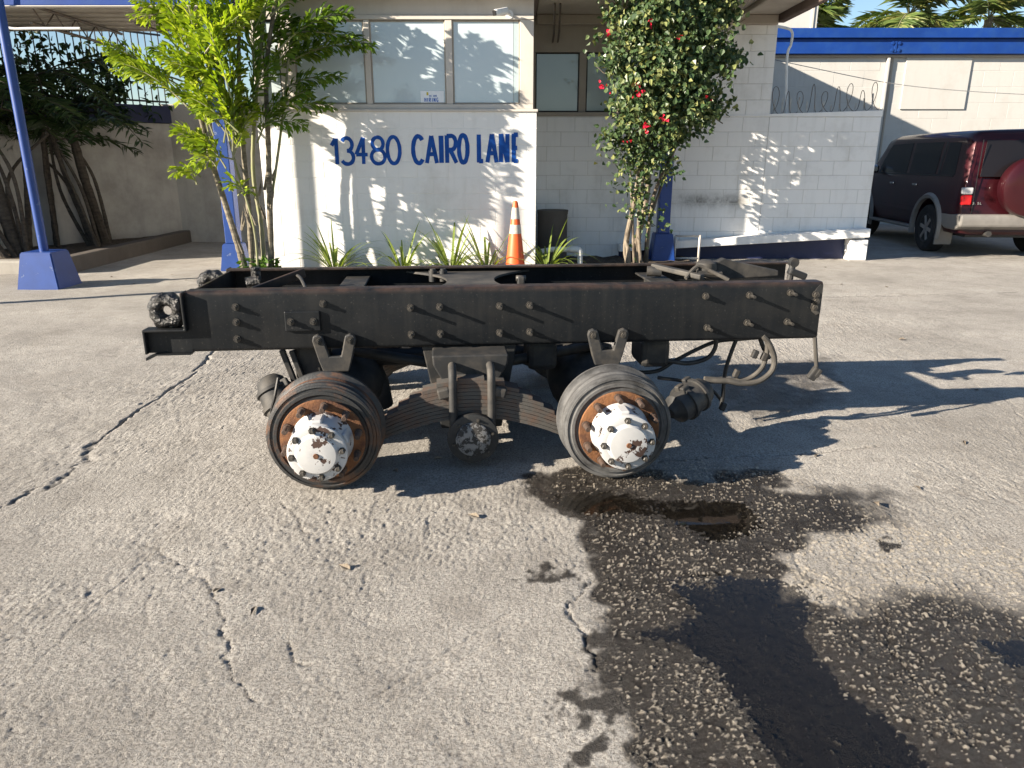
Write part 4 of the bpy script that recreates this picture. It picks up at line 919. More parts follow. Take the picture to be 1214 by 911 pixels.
# old boundary wall with dark band and iron railing
W0, W1 = Vector((-9.2, 9.7)), Vector((-5.93, 13.75)); dv = W1 - W0; ang = math.atan2(dv.y, dv.x); LW = dv.length
ow = thing('boundary_wall', 'stained grey plaster wall with dark blue band in carport shade', 'wall', (W0.x, W0.y, 0), ang)
m = MB(); m.bbox((LW / 2, 0.1, 1.0), (LW, 0.2, 2.08), 0.01); m.build('wall', 'plaster_old', ow)
m = MB(); m.bbox((LW / 2, 0.09, 2.185), (LW, 0.26, 0.28), 0.008); m.build('band', 'blue_dark', ow)
m = MB(); m.bbox((0, 0, 1.16), (3.4, 0.2, 2.4), 0.01); o = m.build('return_wall', 'plaster_old', ow, (0, 0, 0))
o.rotation_euler = (0, 0, -ang); c_ = Vector((-4.42, 13.78)) - W0; o.location = (c_.x * math.cos(-ang) - c_.y * math.sin(-ang), c_.x * math.sin(-ang) + c_.y * math.cos(-ang), 0)
rl = thing('iron_railing', 'black iron picket railing on top of the shaded boundary wall', 'railing', (W0.x, W0.y, 2.32), ang)
for zz in (0.08, 1.15):
    m = MB(); m.bbox((LW / 2, 0.1, zz), (LW, 0.03, 0.03), 0.004); m.build('rail', 'iron_black', rl)
pm = MB().bbox((0, 0, 0.62), (0.016, 0.016, 1.24), 0.003, seg=1).mesh('picket', 'iron_black')
k = 0
while 0.1 + 0.115 * k < LW: link('picket', pm, rl, (0.1 + 0.115 * k, 0.1, 0.0)); k += 1
# kerb and bed
kb = thing('kerb', 'low dark concrete kerb edging the planted bed', 'kerb', (-5.95, 10, 0))
m = MB(); m.bbox((0, 1.75, 0.09), (0.20, 3.9, 0.24), 0.02); m.build('kerb_stone', 'concrete_dark', kb)
m = MB(); m.bbox((-1.62, -0.12, 0.07), (3.0, 0.2, 0.2), 0.02); m.build('kerb_stone', 'concrete', kb)
m = MB(); m.prism([(-9.2, 9.9), (-6.03, 9.9), (-6.03, 13.6)], 0, 1); 
mb = MB(); vs = [(-9.2, 9.96, 0.1), (-6.04, 9.96, 0.1), (-6.04, 13.6, 0.1)]
N = 14; bv = []; bf = []
for i in range(N + 1):
    for j in range(N + 1):
        a = i / N; b = j / N; y = 9.98 + a * 3.6; xl = -9.1 + a * 3.02; xx = -6.04 + b * (xl + 6.04)
        bv.append((xx, y, 0.11 + 0.05 * rnd.random()))
for i in range(N):
    for j in range(N): bf.append((i * (N + 1) + j, i * (N + 1) + j + 1, (i + 1) * (N + 1) + j + 1, (i + 1) * (N + 1) + j))
mb.add(bv, bf, True); struct(mb.build('planting_bed', 'soil'))
# mulch strip along the office
mb = MB(); bv = []; bf = []; NX = 60; NY = 8
for i in range(NX + 1):
    for j in range(NY + 1): bv.append((-3.5 + 6.1 * i / NX, 9.15 + (RYW - 9.16 if i > 38 else 0.84) * j / NY, 0.02 + 0.035 * rnd.random() * (0 < j)))
for i in range(NX):
    for j in range(NY): bf.append((i * (NY + 1) + j, (i + 1) * (NY + 1) + j, (i + 1) * (NY + 1) + j + 1, i * (NY + 1) + j + 1))
mb.add(bv, bf, True); struct(mb.build('mulch_strip', 'soil'))

# ------------------------------------------------------------------ plants
UP = Vector((0, 0, 1))
def rvec(s=1.0): return Vector((rnd.gauss(0, s), rnd.gauss(0, s), rnd.gauss(0, s)))
def leaflet(mb, p, d, nrm, L, W, kind):
    d = d.normalized(); s = d.cross(nrm)
    s = s.normalized() if s.length > 1e-4 else d.orthogonal().normalized()
    n = s.cross(d)
    if kind == 'fish':       # wedge with ragged fishtail end
        a = p; q = p + d * L * 0.55 + n * L * 0.04
        vs = [a, q + s * W * 0.33, p + d * L * rnd.uniform(.8, 1.05) + s * W * 0.62 - n * L * 0.10, p + d * L * 0.84 - n * L * 0.02, p + d * L * rnd.uniform(.8, 1.0) - s * W * 0.55 - n * L * 0.12, q - s * W * 0.33, q + n * W * 0.06]
        mb.add(vs, [(0, 1, 6), (0, 6, 5), (6, 1, 2), (6, 2, 3), (6, 3, 4), (6, 4, 5)], False)
    elif kind == 'blade':    # long narrow leaflet, drooping
        m1 = p + d * L * 0.5 - UP * L * 0.03; e = p + d * L - UP * L * rnd.uniform(.12, .3)
        vs = [p, m1 + s * W * 0.5, e, m1 - s * W * 0.5]
        mb.add(vs, [(0, 1, 2), (0, 2, 3)], False)
    else:                    # heart shaped leaf folded on its midrib
        q = p + d * L * 0.4; e = p + d * L - n * L * 0.15
        vs = [p, q + s * W * 0.5 + n * W * 0.16, e, q - s * W * 0.5 + n * W * 0.16, p + d * L * 0.12 + s * W * 0.34 + n * W * .08, p + d * L * 0.12 - s * W * 0.34 + n * W * .08]
        mb.add(vs, [(0, 4, 1, 2), (0, 2, 3, 5)], False)
def frond(parent, base, d, L, droop, n, ll, lw, kind, mat, plume=0.0, t0=0.2, name='frond', rr=0.012, stem='bark_green', lean=0.75):
    d = d.normalized(); N = 12; pts = []
    for i in range(N + 1):
        t = i / N; pts.append(base + d * L * t - UP * droop * L * t * t)
    mb = MB()
    for i in range(n):
        t = t0 + (1 - t0) * (i + rnd.random()) / n; k = min(int(t * N), N - 1); f = t * N - k
        p = pts[k].lerp(pts[k + 1], f); tan = (pts[k + 1] - pts[k]).normalized()
        side = tan.cross(UP); side = side.normalized() if side.length > 1e-3 else Vector((1, 0, 0)); nn = side.cross(tan)
        sg = 1 if i % 2 else -1; a = rnd.uniform(-1, 1) * plume * math.pi * 0.5
        dr = side * sg * math.cos(a) + nn * math.sin(a)
        prof = 0.45 + 0.55 * math.sin(math.pi * min(1, (t - t0) / (1 - t0) * 0.85 + 0.12))
        dd = dr * 1.0 + tan * rnd.uniform(0.5, 1.1) * lean * (1.6 if kind == 'fish' else 1.0) + rvec(0.12)
        leaflet(mb, p, dd, nn + rvec(0.25), ll * prof * rnd.uniform(.8, 1.15), lw * rnd.uniform(.75, 1.2), kind)
    fr = mb.build(name, mat, parent)
    st = MB(); st.tube(pts, [rr * (1 - 0.75 * i / N) for i in range(N + 1)], 5, False); st.build('rachis', stem, fr)
    return fr
def trunk(parent, pts, r0, r1, mat, rings=0, name='stem', n=8):
    P = spline(pts, n); N = len(P); rs = []
    for i in range(N):
        t = i / (N - 1); r = r0 + (r1 - r0) * t
        if rings and i % 2: r *= 0.90
        rs.append(r * rnd.uniform(.96, 1.05))
    m = MB(); m.tube(P, rs, 10); return m.build(name, mat, parent)

# bright fishtail palm clump
PY = 9.42
palm = thing('fishtail_palm', 'bright green clumping palm with slender stems against the white office wall', 'palm', (0, 0, 0))
def pz(u, v, dy=0.0): return aty(u, v, PY + dy)
stems = [([(292, 330), (285, 300), (268, 245), (248, 180), (232, 110), (222, 40)], 0.050, 0.02, -0.15, 'bark_palm'),
         ([(300, 330), (295, 250), (288, 170), (283, 80), (285, -20)], 0.038, 0.022, 0.05, 'bark_palm'),
         ([(306, 330), (301, 270), (278, 190), (262, 120), (255, 60)], 0.016, 0.012, -0.25, 'bark_green'),
         ([(314, 330), (310, 270), (300, 200), (304, 110), (315, 0)], 0.032, 0.02, 0.15, 'bark_green'),
         ([(322, 330), (320, 250), (318, 170), (316, 80), (330, -20)], 0.042, 0.022, 0.0, 'bark_palm'),
         ([(318, 260), (330, 180), (338, 110), (345, 40)], 0.018, 0.012, 0.05, 'bark_green')]
for P, r0, r1, dy, mt in stems: trunk(palm, [pz(u, v, dy) for u, v in P], r0, r1, mt, 1, n=9)
# dry sheaths hanging on the stems
for P, r0, r1, dy, mt in stems[:5]:
    for k in range(3):
        u, v = P[1]; b = pz(u + rnd.uniform(-5, 5), v + rnd.uniform(-45, 5), dy - 0.05); e = b + Vector((rnd.choice((-1, 1)) * rnd.uniform(.03, .07), -0.03, rnd.uniform(.12, .28)))
        m = MB(); m.tube([b, (b + e) / 2 + Vector((0.008, -0.01, 0)), e], [0.018, 0.014, 0.002], 6); m.build('leaf_sheath', 'bark_palm', palm)
def pf(u0, v0, u1, v1, L, droop, dy, mat, n=46, ll=0.21, lw=0.058, dz=0.0, plume=0.7):
    b = pz(u0, v0, dy); e = pz(u1, v1, dy + dz); frond(palm, b, e - b, L or (e - b).length, droop, n, ll, lw, 'fish', mat, plume, 0.18)
B, D = 'leaf_fishtail', 'leaf_fishtail_shaded'
for args in [(222, 120, 95, -15, 1.35, 0.30, -0.1, B, 60), (226, 130, 110, 20, 1.15, 0.25, 0.25, D, 50), (225, 60, 190, -60, 1.2, 0.1, -0.2, B, 60), (240, 90, 215, -40, 1.2, 0.1, -0.35, B, 60), (262, 110, 250, -30, 1.2, 0.1, -0.4, B, 60),
             (250, 170, 225, 60, 1.0, 0.15, -0.4, B, 60), (265, 170, 285, 40, 1.1, 0.15, -0.45, B, 60), (255, 185, 222, 150, 0.62, 0.35, -0.4, B, 34), (268, 200, 240, 150, 0.7, 0.45, -0.45, B, 40), (275, 190, 300, 110, 0.8, 0.2, -0.35, B, 46),
             (285, 150, 320, 50, 1.0, 0.2, -0.3, D, 50), (300, 120, 300, -20, 1.2, 0.15, -0.15, D, 56), (315, 110, 350, 20, 1.0, 0.25, 0.0, D, 50), (316, 60, 345, -50, 1.1, 0.2, 0.1, D, 50), (330, 60, 410, -30, 1.15, 0.35, -0.15, D, 56),
             (335, 80, 430, 10, 1.15, 0.35, 0.1, D, 56), (330, 110, 400, 60, 0.9, 0.35, 0.1, D, 46), (325, 140, 365, 80, 0.7, 0.35, 0.0, D, 40), (305, 170, 330, 100, 0.75, 0.25, -0.2, D, 40), (245, 120, 190, 40, 1.1, 0.3, 0.2, D, 46),
             (290, 60, 250, -50, 1.1, 0.15, 0.1, B, 50), (300, 40, 340, -60, 1.2, 0.15, -0.2, D, 50), (238, 210, 212, 190, 0.38, 0.5, -0.35, B, 16), (290, 230, 275, 205, 0.3, 0.5, -0.3, B, 12), (268, 140, 235, 40, 1.05, 0.2, -0.5, B, 60),
             (250, 80, 300, -20, 1.1, 0.2, -0.45, B, 56), (280, 120, 262, 10, 1.1, 0.15, -0.45, B, 56), (310, 150, 350, 130, 0.55, 0.4, -0.1, D, 30), (240, 60, 160, -40, 1.2, 0.35, 0.1, B, 50), (320, 20, 395, -60, 1.2, 0.3, -0.1, D, 56),
             (320, 90, 385, 30, 0.95, 0.3, 0.25, D, 56), (310, 60, 375, 10, 1.0, 0.3, 0.3, D, 56), (330, 130, 380, 110, 0.7, 0.3, 0.2, D, 40), (300, 80, 335, 20, 0.9, 0.2, 0.3, D, 50), (310, 30, 360, -50, 1.0, 0.2, 0.3, D, 50), (280, 60, 300, -40, 1.0, 0.15, 0.3, D, 50),
             (260, 150, 215, 95, 0.75, 0.3, -0.2, B, 46), (250, 110, 205, 60, 0.8, 0.25, -0.45, B, 50), (235, 90, 200, 10, 0.9, 0.15, -0.1, B, 50), (280, 160, 255, 90, 0.8, 0.2, -0.55, B, 50), (340, 40, 425, 25, 1.0, 0.3, -0.05, D, 56), (225, 110, 130, 45, 1.1, 0.2, 0.05, B, 56)]:
    if args[7] == B:      # a second, shifted frond keeps the sunny side dense
        q = list(args); q[0] += rnd.uniform(-12, 12); q[1] += rnd.uniform(-20, 15); q[2] += rnd.uniform(-18, 18); q[3] += rnd.uniform(-15, 30); q[4] *= rnd.uniform(.65, .9); q[6] += rnd.uniform(-.25, .2); pf(*q)
    args = list(args); args[8] = int(args[8] * 1.7); pf(*args)
m = MB()
for k in range(14):
    b = Vector((-3.2 + rnd.uniform(-.2, .25), 9.2 + rnd.uniform(-.1, .2), 0.03))
    for j in range(7): leaflet(m, b + Vector((rnd.uniform(-.04, .04), rnd.uniform(-.03, .03), rnd.uniform(.02, .22))), Vector((rnd.uniform(-1, 1), rnd.uniform(-1, .4), rnd.uniform(.1, .9))), UP + rvec(.3), 0.10, 0.07, 'heart')
struct(m.build('undergrowth', 'leaf_low', palm), 'stuff')

# bougainvillea: bundled trunks and a leafy head
bz = thing('bougainvillea', 'bougainvillea shrub with bundled trunks and a few red flowers', 'shrub', (0, 0, 0))
BY = 10.35
def bp(u, v, dy=0.0): return aty(u, v, BY + dy)
for P, r in [([(746, 320), (742, 290), (752, 240), (760, 190), (770, 120), (790, 40)], 0.045), ([(758, 320), (756, 285), (766, 240), (772, 190), (790, 110), (820, 50)], 0.05), ([(765, 320), (768, 280), (776, 230), (800, 175), (818, 130), (835, 80)], 0.035),
             ([(752, 318), (750, 270), (748, 220), (745, 160), (740, 100)], 0.022), ([(760, 318), (757, 260), (763, 200), (757, 130), (765, 50)], 0.025), ([(770, 260), (790, 205), (805, 165), (818, 138), (850, 120)], 0.02), ([(744, 318), (745, 300), (742, 285)], 0.05)]:
    dy = rnd.uniform(-.12, .15); trunk(bz, [bp(u, v, dy) for u, v in P], r, r * 0.35, 'bark_vine', 0, 'trunk', 7)
for k in range(40):
    u = rnd.uniform(725, 860); v = rnd.uniform(10, 150); a = bp(u, v, rnd.uniform(-.3, .4)); b = a + Vector((rnd.uniform(-.3, .3), rnd.uniform(-.3, .3), rnd.uniform(-.1, .35)))
    m = MB(); m.tube([a, a.lerp(b, .5) + rvec(.02), b], [0.008, 0.006, 0.003], 5); m.build('twig', 'bark_vine', bz)
# leaves gathered on shoots in the head; each clump a part
def in_head(u, v):
    w = 1.0
    cu = 792 + (v - 75) * -0.06
    if v < 150:
        half = (64 + 11 * math.sin(v * 0.11) + 6 * math.sin(v * 0.27 + u * .05)) * math.sqrt(max(0.0, 1 - (abs(v - 58) / 112.0) ** 3.2)); 
        return abs(u - cu) < half
    cu2 = 770 - (v - 150) * 0.10; half = max(14, 46 - (v - 150) * 0.26)
    return abs(u - cu2) < half and rnd.random() < 0.8
made = 0; tries = 0; m = MB()
while made < 600 and tries < 6000:
    tries += 1
    u = rnd.uniform(695, 892); v = rnd.uniform(-45, 285)
    if v > 200 and rnd.random() < 0.35: continue
    if not in_head(u, v): continue
    cu = 793; e = math.sqrt(max(0.0, 1 - min(1, ((u - cu) / 95) ** 2) - min(0.9, ((v - 60) / 130.0) ** 2)))
    dep = 0.75 * e if v < 150 else 0.16
    dy = rnd.uniform(-1, 1) * dep if rnd.random() < .35 else -dep * rnd.uniform(.55, 1.0)
    c = bp(u, v, dy) + rvec(0.03)
    out = Vector(((u - cu) / 90.0, -0.5 - e, (70 - v) / 130.0 + 0.15)).normalized(); sh = (out + rvec(0.45)).normalized(); rl_ = rnd.uniform(.12, .26)
    nl = rnd.randint(16, 30) if v < 170 else rnd.randint(7, 13)
    for k in range(nl):
        t = rnd.uniform(-.6, 1); p = c + sh * rl_ * t + rvec(0.055)
        nrm = (Vector((-0.75, -0.45, 0.55)) * 0.7 + out * 0.6 + rvec(0.55)).normalized()
        leaflet(m, p, (rvec(1) + Vector((0, -0.2, -0.6))).normalized(), nrm, rnd.uniform(.048, .088), rnd.uniform(.042, .07), 'heart')
    made += 1
for k in range(5):
    c = bp(703 + 5 * k, 44 + rnd.uniform(-3, 3), -0.2)
    for j in range(5): leaflet(m, c + rvec(.03), rvec(1), rvec(1), .07, .055, 'heart')
struct(m.build('crown', 'leaf_bougainvillea', bz), 'stuff')
for u, v, k in [(757, 112, 10), (760, 102, 5), (767, 151, 11), (787, 141, 8), (714, 101, 7), (717, 41, 3), (773, 26, 5), (807, 46, 4), (839, 116, 3), (745, 170, 3)]:
    c = bp(u, v, -0.78 * math.sqrt(max(0.05, 1 - min(0.95, ((u - 793) / 95) ** 2))) - 0.06); m = MB()
    for j in range(k): leaflet(m, c + rvec(0.022 + 0.0012 * k), (rvec(1) + Vector((-.3, -1.0, .2))), Vector((-.3, -1, .3)) + rvec(.5), rnd.uniform(.035, .055), rnd.uniform(.035, .05), 'heart')
    struct(m.build('flower_cluster', 'petal', bz), 'stuff')
# dark palms in the bed under the carport
def areca(u, v, D, h, lean, label, n=9, r=0.055, L=1.3, ringy=1, group=None):
    b = gnd(u, v, 0.12); b = Vector((b.x * D / b.y, D, 0.12)); t = thing('bed_palm', label, 'palm', (b.x, b.y, 0.1)); b0 = Vector((0, 0, 0))
    topp = Vector((lean, rnd.uniform(-.2, .2), h)); trunk(t, [b0, b0.lerp(topp, .5) + Vector((lean * .12, 0, 0)), topp], r, r * .7, 'bark_dark', ringy, 'trunk', 12)
    for q in range(4 if 'bundle' in label or 'splayed' in label or 'thick' in label else 1):
        o_ = Vector((rnd.uniform(-.16, .16), rnd.uniform(-.1, .1), 0)); trunk(t, [o_, o_ + topp * .5 + Vector((rnd.uniform(-.12, .12), 0, 0)), topp + Vector((rnd.uniform(-.5, .4), 0, rnd.uniform(-.5, .1)))], 0.035, 0.018, 'bark_dark', 1, 'side_stem', 9)
    for k in range(n):
        a = 2 * math.pi * (k + rnd.random() * .6) / n; d = Vector((math.cos(a), math.sin(a) * .8, rnd.uniform(.15, .8)))
        frond(t, topp - UP * rnd.uniform(0, .15), d, L * rnd.uniform(.6, 1.1), rnd.uniform(.25, .95), 56, 0.34, 0.036, 'blade', 'leaf_areca', 0.2, 0.15, stem='bark_dark', lean=0.6)
    return t
areca(128, 300, 12.2, 2.15, -0.28, 'dark ringed palm trunk leaning against the stained plaster wall', 9, 0.085)
areca(118, 303, 11.8, 1.75, -0.5, 'bundle stemmed shaded palm just beside the ringed leaning trunk', 8, 0.05)
areca(36, 306, 11.3, 2.1, 0.3, 'slim shaded palm with brown stem behind the round blue post', 8, 0.05)
areca(24, 316, 10.6, 2.35, -0.25, 'thick dark palm trunk right behind the blue footing', 9, 0.10)
areca(10, 318, 10.4, 2.0, -0.7, 'pale splayed palm stem leaning away from the blue post', 7, 0.06)
areca(70, 305, 11.9, 2.55, 0.1, 'tall feathery palm in front of the iron railing', 10, 0.05, 1.5)
areca(-40, 312, 10.9, 2.4, 0.1, 'shaded palm at the far end of the planted bed', 10, 0.06, 1.5)
areca(-90, 316, 10.3, 2.6, 0.2, 'broad shaded palm hidden behind the other bed palms', 10, 0.06, 1.6)
# broadleaf shrubs massing behind the palms
for (x, y, z, r_, lab) in ((-7.3, 12.6, 2.35, 0.62, 'dark broadleaf bush filling the gap below the iron railing'), (-8.3, 11.9, 2.5, 0.75, 'dense dark bush growing over the boundary wall'), (-6.75, 13.15, 2.45, 0.45, 'small dark bush against the railing near the driveway end')):
    t = thing('broadleaf_bush', lab, 'bush', (x, y, 0.1)); trunk(t, [(0, 0, 0), (0.1, 0, z * .5), (0, 0, z)], 0.04, 0.02, 'bark_dark', 0, 'trunk')
    m = MB()
    for k in range(46):
        c = Vector((rnd.gauss(0, 1), rnd.gauss(0, .7), rnd.gauss(0, 1.1))) * r_ * 0.62 + Vector((0, 0, z))
        for j in range(16): leaflet(m, c + rvec(0.10), rvec(1) + Vector((0, 0, -.4)), UP + rvec(.8), rnd.uniform(.10, .16), rnd.uniform(.05, .075), 'heart')
    struct(m.build('crown', 'leaf_areca', t), 'stuff')

# coconut palms beyond the far building
def coconut(u, v, Y, label, n=20, L=3.0, seed=0):
    c = aty(u, v, Y); t = thing('coconut_palm', label, 'palm tree', (c.x, c.y, 0)); tp = Vector((0, 0, c.z))
    trunk(t, [(0.4, 0, 0), (0.1, 0, c.z * .6), tp], 0.2, 0.13, 'bark_palm', 1, 'trunk', 10)
    for k in range(n):
        a = 2 * math.pi * (k * 0.382 + rnd.random() * .1); el = rnd.uniform(-.25, 1.1)
        d = Vector((math.cos(a) * math.cos(el) + .15, math.sin(a) * math.cos(el), math.sin(el)))
        frond(t, tp, d, L * rnd.uniform(.8, 1.05), rnd.uniform(.3, .6), 110, 0.75, 0.065, 'blade', 'leaf_coconut', 0.15, 0.12, rr=0.03, lean=0.55)
coconut(962, 28, 25.0, 'coconut palm beside the white stair block', 13, 1.5)
coconut(1078, 18, 26.0, 'larger coconut palm rising over the blue cornice', 13, 2.1)
coconut(1172, 22, 27.0, 'coconut palm with long drooping frond beyond the blue cornice', 10, 1.9)

# spider plants along the office wall
def spider(u, Y, h, label, n=34):
    x = aty(u, 315, Y).x; t = thing('spider_plant', label, 'plant', (x, Y, 0.02), 0, 'spider plants along the office wall')
    for k in range(n):
        a = rnd.uniform(0, 2 * math.pi); sp = rnd.uniform(.35, 1.25); L = h * rnd.uniform(.7, 1.15); wdt = rnd.uniform(.026, .042); m = MB(); vs = []
        o = Vector((math.cos(a), math.sin(a), 0)); sd_ = Vector((-o.y, o.x, 0)); base = o * 0.03; N = 6
        for i in range(N + 1):
            tt = i / N; p = base + o * (L * sp * 0.85 * tt) + UP * (L * (tt * (1.15 - .3 * sp) - (0.85 * sp) * tt * tt * .9)); ww = wdt * (1 - tt ** 2.2) * (0.6 + 0.8 * min(1, tt * 4) * .5)
            vs += [p + sd_ * ww * .5 + UP * ww * .12, p, p - sd_ * ww * .5 + UP * ww * .12]
        fs = []
        for i in range(N): fs += [(3 * i, 3 * i + 1, 3 * i + 4, 3 * i + 3), (3 * i + 1, 3 * i + 2, 3 * i + 5, 3 * i + 4)]
        m.add(vs, fs, True); m.build('leaf_blade', 'leaf_spider', t)
spider(397, 9.72, 1.0, 'wide spreading spider plant beside the palm clump, under the house number'); spider(478, 9.72, 0.82, 'small upright spider plant between two bigger ones by the wall', 26)
spider(535, 9.72, 1.0, 'tall full spider plant under the painted street name'); spider(577, 9.72, 0.88, 'spider plant right beside the orange traffic cone', 28)
spider(648, 9.85, 0.88, 'spider plant in front of the grey barrel and white pipe', 28)

# ------------------------------------------------------------------ yard objects
cx = aty(611, 300, 9.55).x
cone = thing('traffic_cone', 'orange traffic cone with two white bands against the office wall', 'traffic cone', (cx, 9.58, 0.05))
m = MB(); m.bbox((0, 0, 0.015), (0.38, 0.38, 0.03), 0.01); m.build('base', 'cone_orange', cone)
def cz(z): return 0.135 - 0.105 * z / 0.90
M90 = RX(90)
def conesec(z0, z1, o=0.0): return [(z0, cz(z0) + o), (z1, cz(z1) + o)]
m = MB(); m.lathe([(0.03, cz(0.03))] + [(0.88, cz(0.88)), (0.90, 0.024), (0.905, 0.0)], (0, 0, 0), 32, M90); m.build('body', 'cone_orange', cone)
for z0, z1 in ((0.50, 0.61), (0.68, 0.82)):
    m = MB(); m.lathe([(z0, cz(z0)), (z0, cz(z0) + .002), (z1, cz(z1) + .002), (z1, cz(z1))], (0, 0, 0), 32, M90); m.build('reflective_band', 'cone_white', cone)
bx = aty(655, 270, 11.0).x
br = thing('barrel', 'grey concrete drum standing in the corner of the recess', 'barrel', (bx, 11.0, 0.0))
m = MB(); m.lathe([(0.0, 0.20), (0.03, 0.215), (0.68, 0.215), (0.70, 0.222), (0.735, 0.222), (0.74, 0.205), (0.72, 0.195), (0.72, 0.0)], (0, 0, 0), 36, M90); m.build('drum', 'concrete_dark', br)
m = MB(); m.lathe([(0.0, 0.226), (0.022, 0.226), (0.024, 0.0)], (0, 0, 0.725), 36, M90); m.build('lid', 'concrete_dark', br)
pv = thing('pvc_pipe', 'white plastic pipe with an elbow running along the mulch', 'pipe', (0.75, 10.3, 0))
P = [aty(640, 299, 10.3), aty(655, 296, 10.3), aty(676, 296, 10.3), aty(686, 297, 10.3), aty(687.5, 303, 10.3), aty(687.5, 325, 10.3)]
m = MB(); m.tube(P[:3], 0.038, 12); m.build('pipe', 'white_plastic', pv, (-.75, -10.3, 0)); m = MB(); m.tube(spline(P[2:5], 5), 0.046, 14); m.build('elbow', 'white_plastic', pv, (-.75, -10.3, 0)); m = MB(); m.tube(P[4:], 0.038, 12); m.build('pipe', 'white_plastic', pv, (-.75, -10.3, 0))
fs_ = thing('metal_stand', 'small white tubular frame standing under the sloping ledge', 'stand', (2.2, 11.0, 0))
a = aty(801, 280, 11.0); b = aty(830, 279, 11.0)
for p0, p1 in (((a.x, 0), (a.x, a.z)), ((b.x, 0), (b.x, b.z))):
    m = MB(); m.tube([(p0[0], 11.0, p0[1]), (p1[0], 11.0, p1[1])], 0.018, 8); m.build('leg', 'trim_paint', fs_, (-2.2, -11.0, 0))
for z in (0.05, a.z):
    m = MB(); m.tube([(a.x, 11.0, z), (b.x, 11.0, z)], 0.016, 8); m.build('crossbar', 'trim_paint', fs_, (-2.2, -11.0, 0))
p = gnd(990, 301); cc = thing('concrete_bollard', 'short whitish concrete cylinder beside the wall pier', 'bollard', (p.x, p.y + 0.15, 0)); 
m = MB(); m.lathe([(-0.02, 0.16), (0.27, 0.155), (0.285, 0.145), (0.29, 0.0)], (0, 0, 0), 24, M90, wob=.02); m.build('cylinder', 'white_block_side', cc)
m = MB(); m.tube([(0.12, 0, 0.16), (0.42, 0.02, 0.17)], 0.04, 10); m.build('pipe_stub', 'concrete', cc)
# security camera under the eave
p = aty(594, 14, 9.86); sc = thing('security_camera', 'white bullet security camera above the right office window', 'camera', p)
m = MB(); m.bbox((0, 0, 0), (0.075, 0.20, 0.075), 0.02, RZ(-52) @ RX(14)); m.build('housing', 'white_plastic', sc)
q = (RZ(-52) @ RX(14)) @ Vector((0, -0.105, 0)); m = MB(); m.bbox(q, (0.062, 0.012, 0.062), 0.006, RZ(-52) @ RX(14)); m.build('lens', 'black_plastic', sc)
m = MB(); m.lathe([(0, 0.05), (0.03, 0.05), (0.035, 0)], (0.10, 0.15, -0.005), 16); m.tube([(0.07, 0.08, 0), (0.10, 0.16, 0)], 0.018, 8); m.build('mount', 'white_plastic', sc)
# hiring notice in the window
a = aty(499, 126.5, FY + 0.025); b = aty(526, 108, FY + 0.025)
sg_ = thing('hiring_sign', 'small white hiring notice in the middle office window', 'sign', (a.x, FY + 0.028, a.z)); W_, H_ = b.x - a.x, b.z - a.z
m = MB(); m.box((W_ / 2, 0, H_ / 2), (W_, 0.003, H_)); m.build('paper', 'paper', sg_)
x = 0.06
for ch in 'HIRING':
    wd = 0.012 if ch == 'I' else 0.026; stroke_letter(ch, W_ * .16 + x - .06, H_ * .30, wd, 0.048, -0.0035, 0.0085).build('printed_letter', 'print_blue', sg_); x += wd + 0.010
x = 0
for ch in 'WE ARE':
    if ch != ' ': stroke_letter(ch, W_ * .38 + x, H_ * .62, 0.012, 0.022, -0.0035, 0.0045).build('printed_letter', 'print_blue', sg_)
    x += 0.0165
m = MB(); m.box((W_ * .78, -0.0022, H_ * .08), (W_ * .35, 0.001, H_ * .10)); m.build('printed_band', 'print_blue', sg_)
m = MB(); m.box((W_ * .3, -0.0022, H_ * .82), (W_ * .08, 0.001, H_ * .2)); m.build('printed_mark', 'print_yellow', sg_)

# ------------------------------------------------------------------ the parked car
HD = R(4.5); car = thing('parked_suv', 'dark maroon boxy off road car with covered spare wheel beside the wall', 'car', (7.68, 12.30, 0), R(90) - HD)
def ring(x, zr, k=1.0, zb=0.34, belt=1.17, lean=None):
    # half section (y, z) from sill to roof centre
    g = max(0.0, zr - belt)
    P = [(0.0, zb), (0.70, zb), (0.82, zb + 0.02), (0.872, 0.46), (0.895, 0.62), (0.902, 0.80), (0.892, 0.98), (0.874, min(belt, zr - .02)), (0.866, min(belt + .02, zr - .015)), (0.815, belt + g * .70 if g > .05 else zr - .01), (0.798, belt + g * .85 if g > .05 else zr - .006), (0.765, zr - .04 if g > .05 else zr - .003), (0.70, zr), (0.45, zr + .018), (0.0, zr + .03)]
    return [(x + (lean(z) if lean else 0), y * k, z) for y, z in P]
def rl_lean(z): return max(0.0, z - 1.1) * 0.16
st = [ring(-0.96, 1.80, .945, .40, lean=rl_lean), ring(-0.935, 1.835, .975, .36, lean=rl_lean), ring(-0.88, 1.85, .995, .34, lean=rl_lean), ring(-0.75, 1.855, lean=rl_lean), ring(-0.4, 1.86), ring(0.4, 1.865), ring(1.2, 1.86), ring(1.9, 1.845), ring(2.2, 1.80), ring(2.85, 1.20), ring(2.95, 1.175, 1, .34), ring(3.5, 1.12, .985), ring(3.66, 1.06, .96), ring(3.72, 0.95, .93, .4)]
bm = bmesh.new(); rows = []
for r_ in st:
    rows.append([bm.verts.new(p) for p in r_] + [bm.verts.new((p[0], -p[1], p[2])) for p in r_[-2:0:-1]])
n = len(rows[0])
for i in range(len(rows) - 1):
    for k in range(n): bm.faces.new((rows[i][k], rows[i + 1][k], rows[i + 1][(k + 1) % n], rows[i][(k + 1) % n]))
bm.faces.new(rows[0]); bm.faces.new(rows[-1][::-1]); bmesh.ops.recalc_face_normals(bm, faces=bm.faces[:])
m = MB(); m.bm(bm, smooth=True); body = m.build('body', 'car_maroon', car)
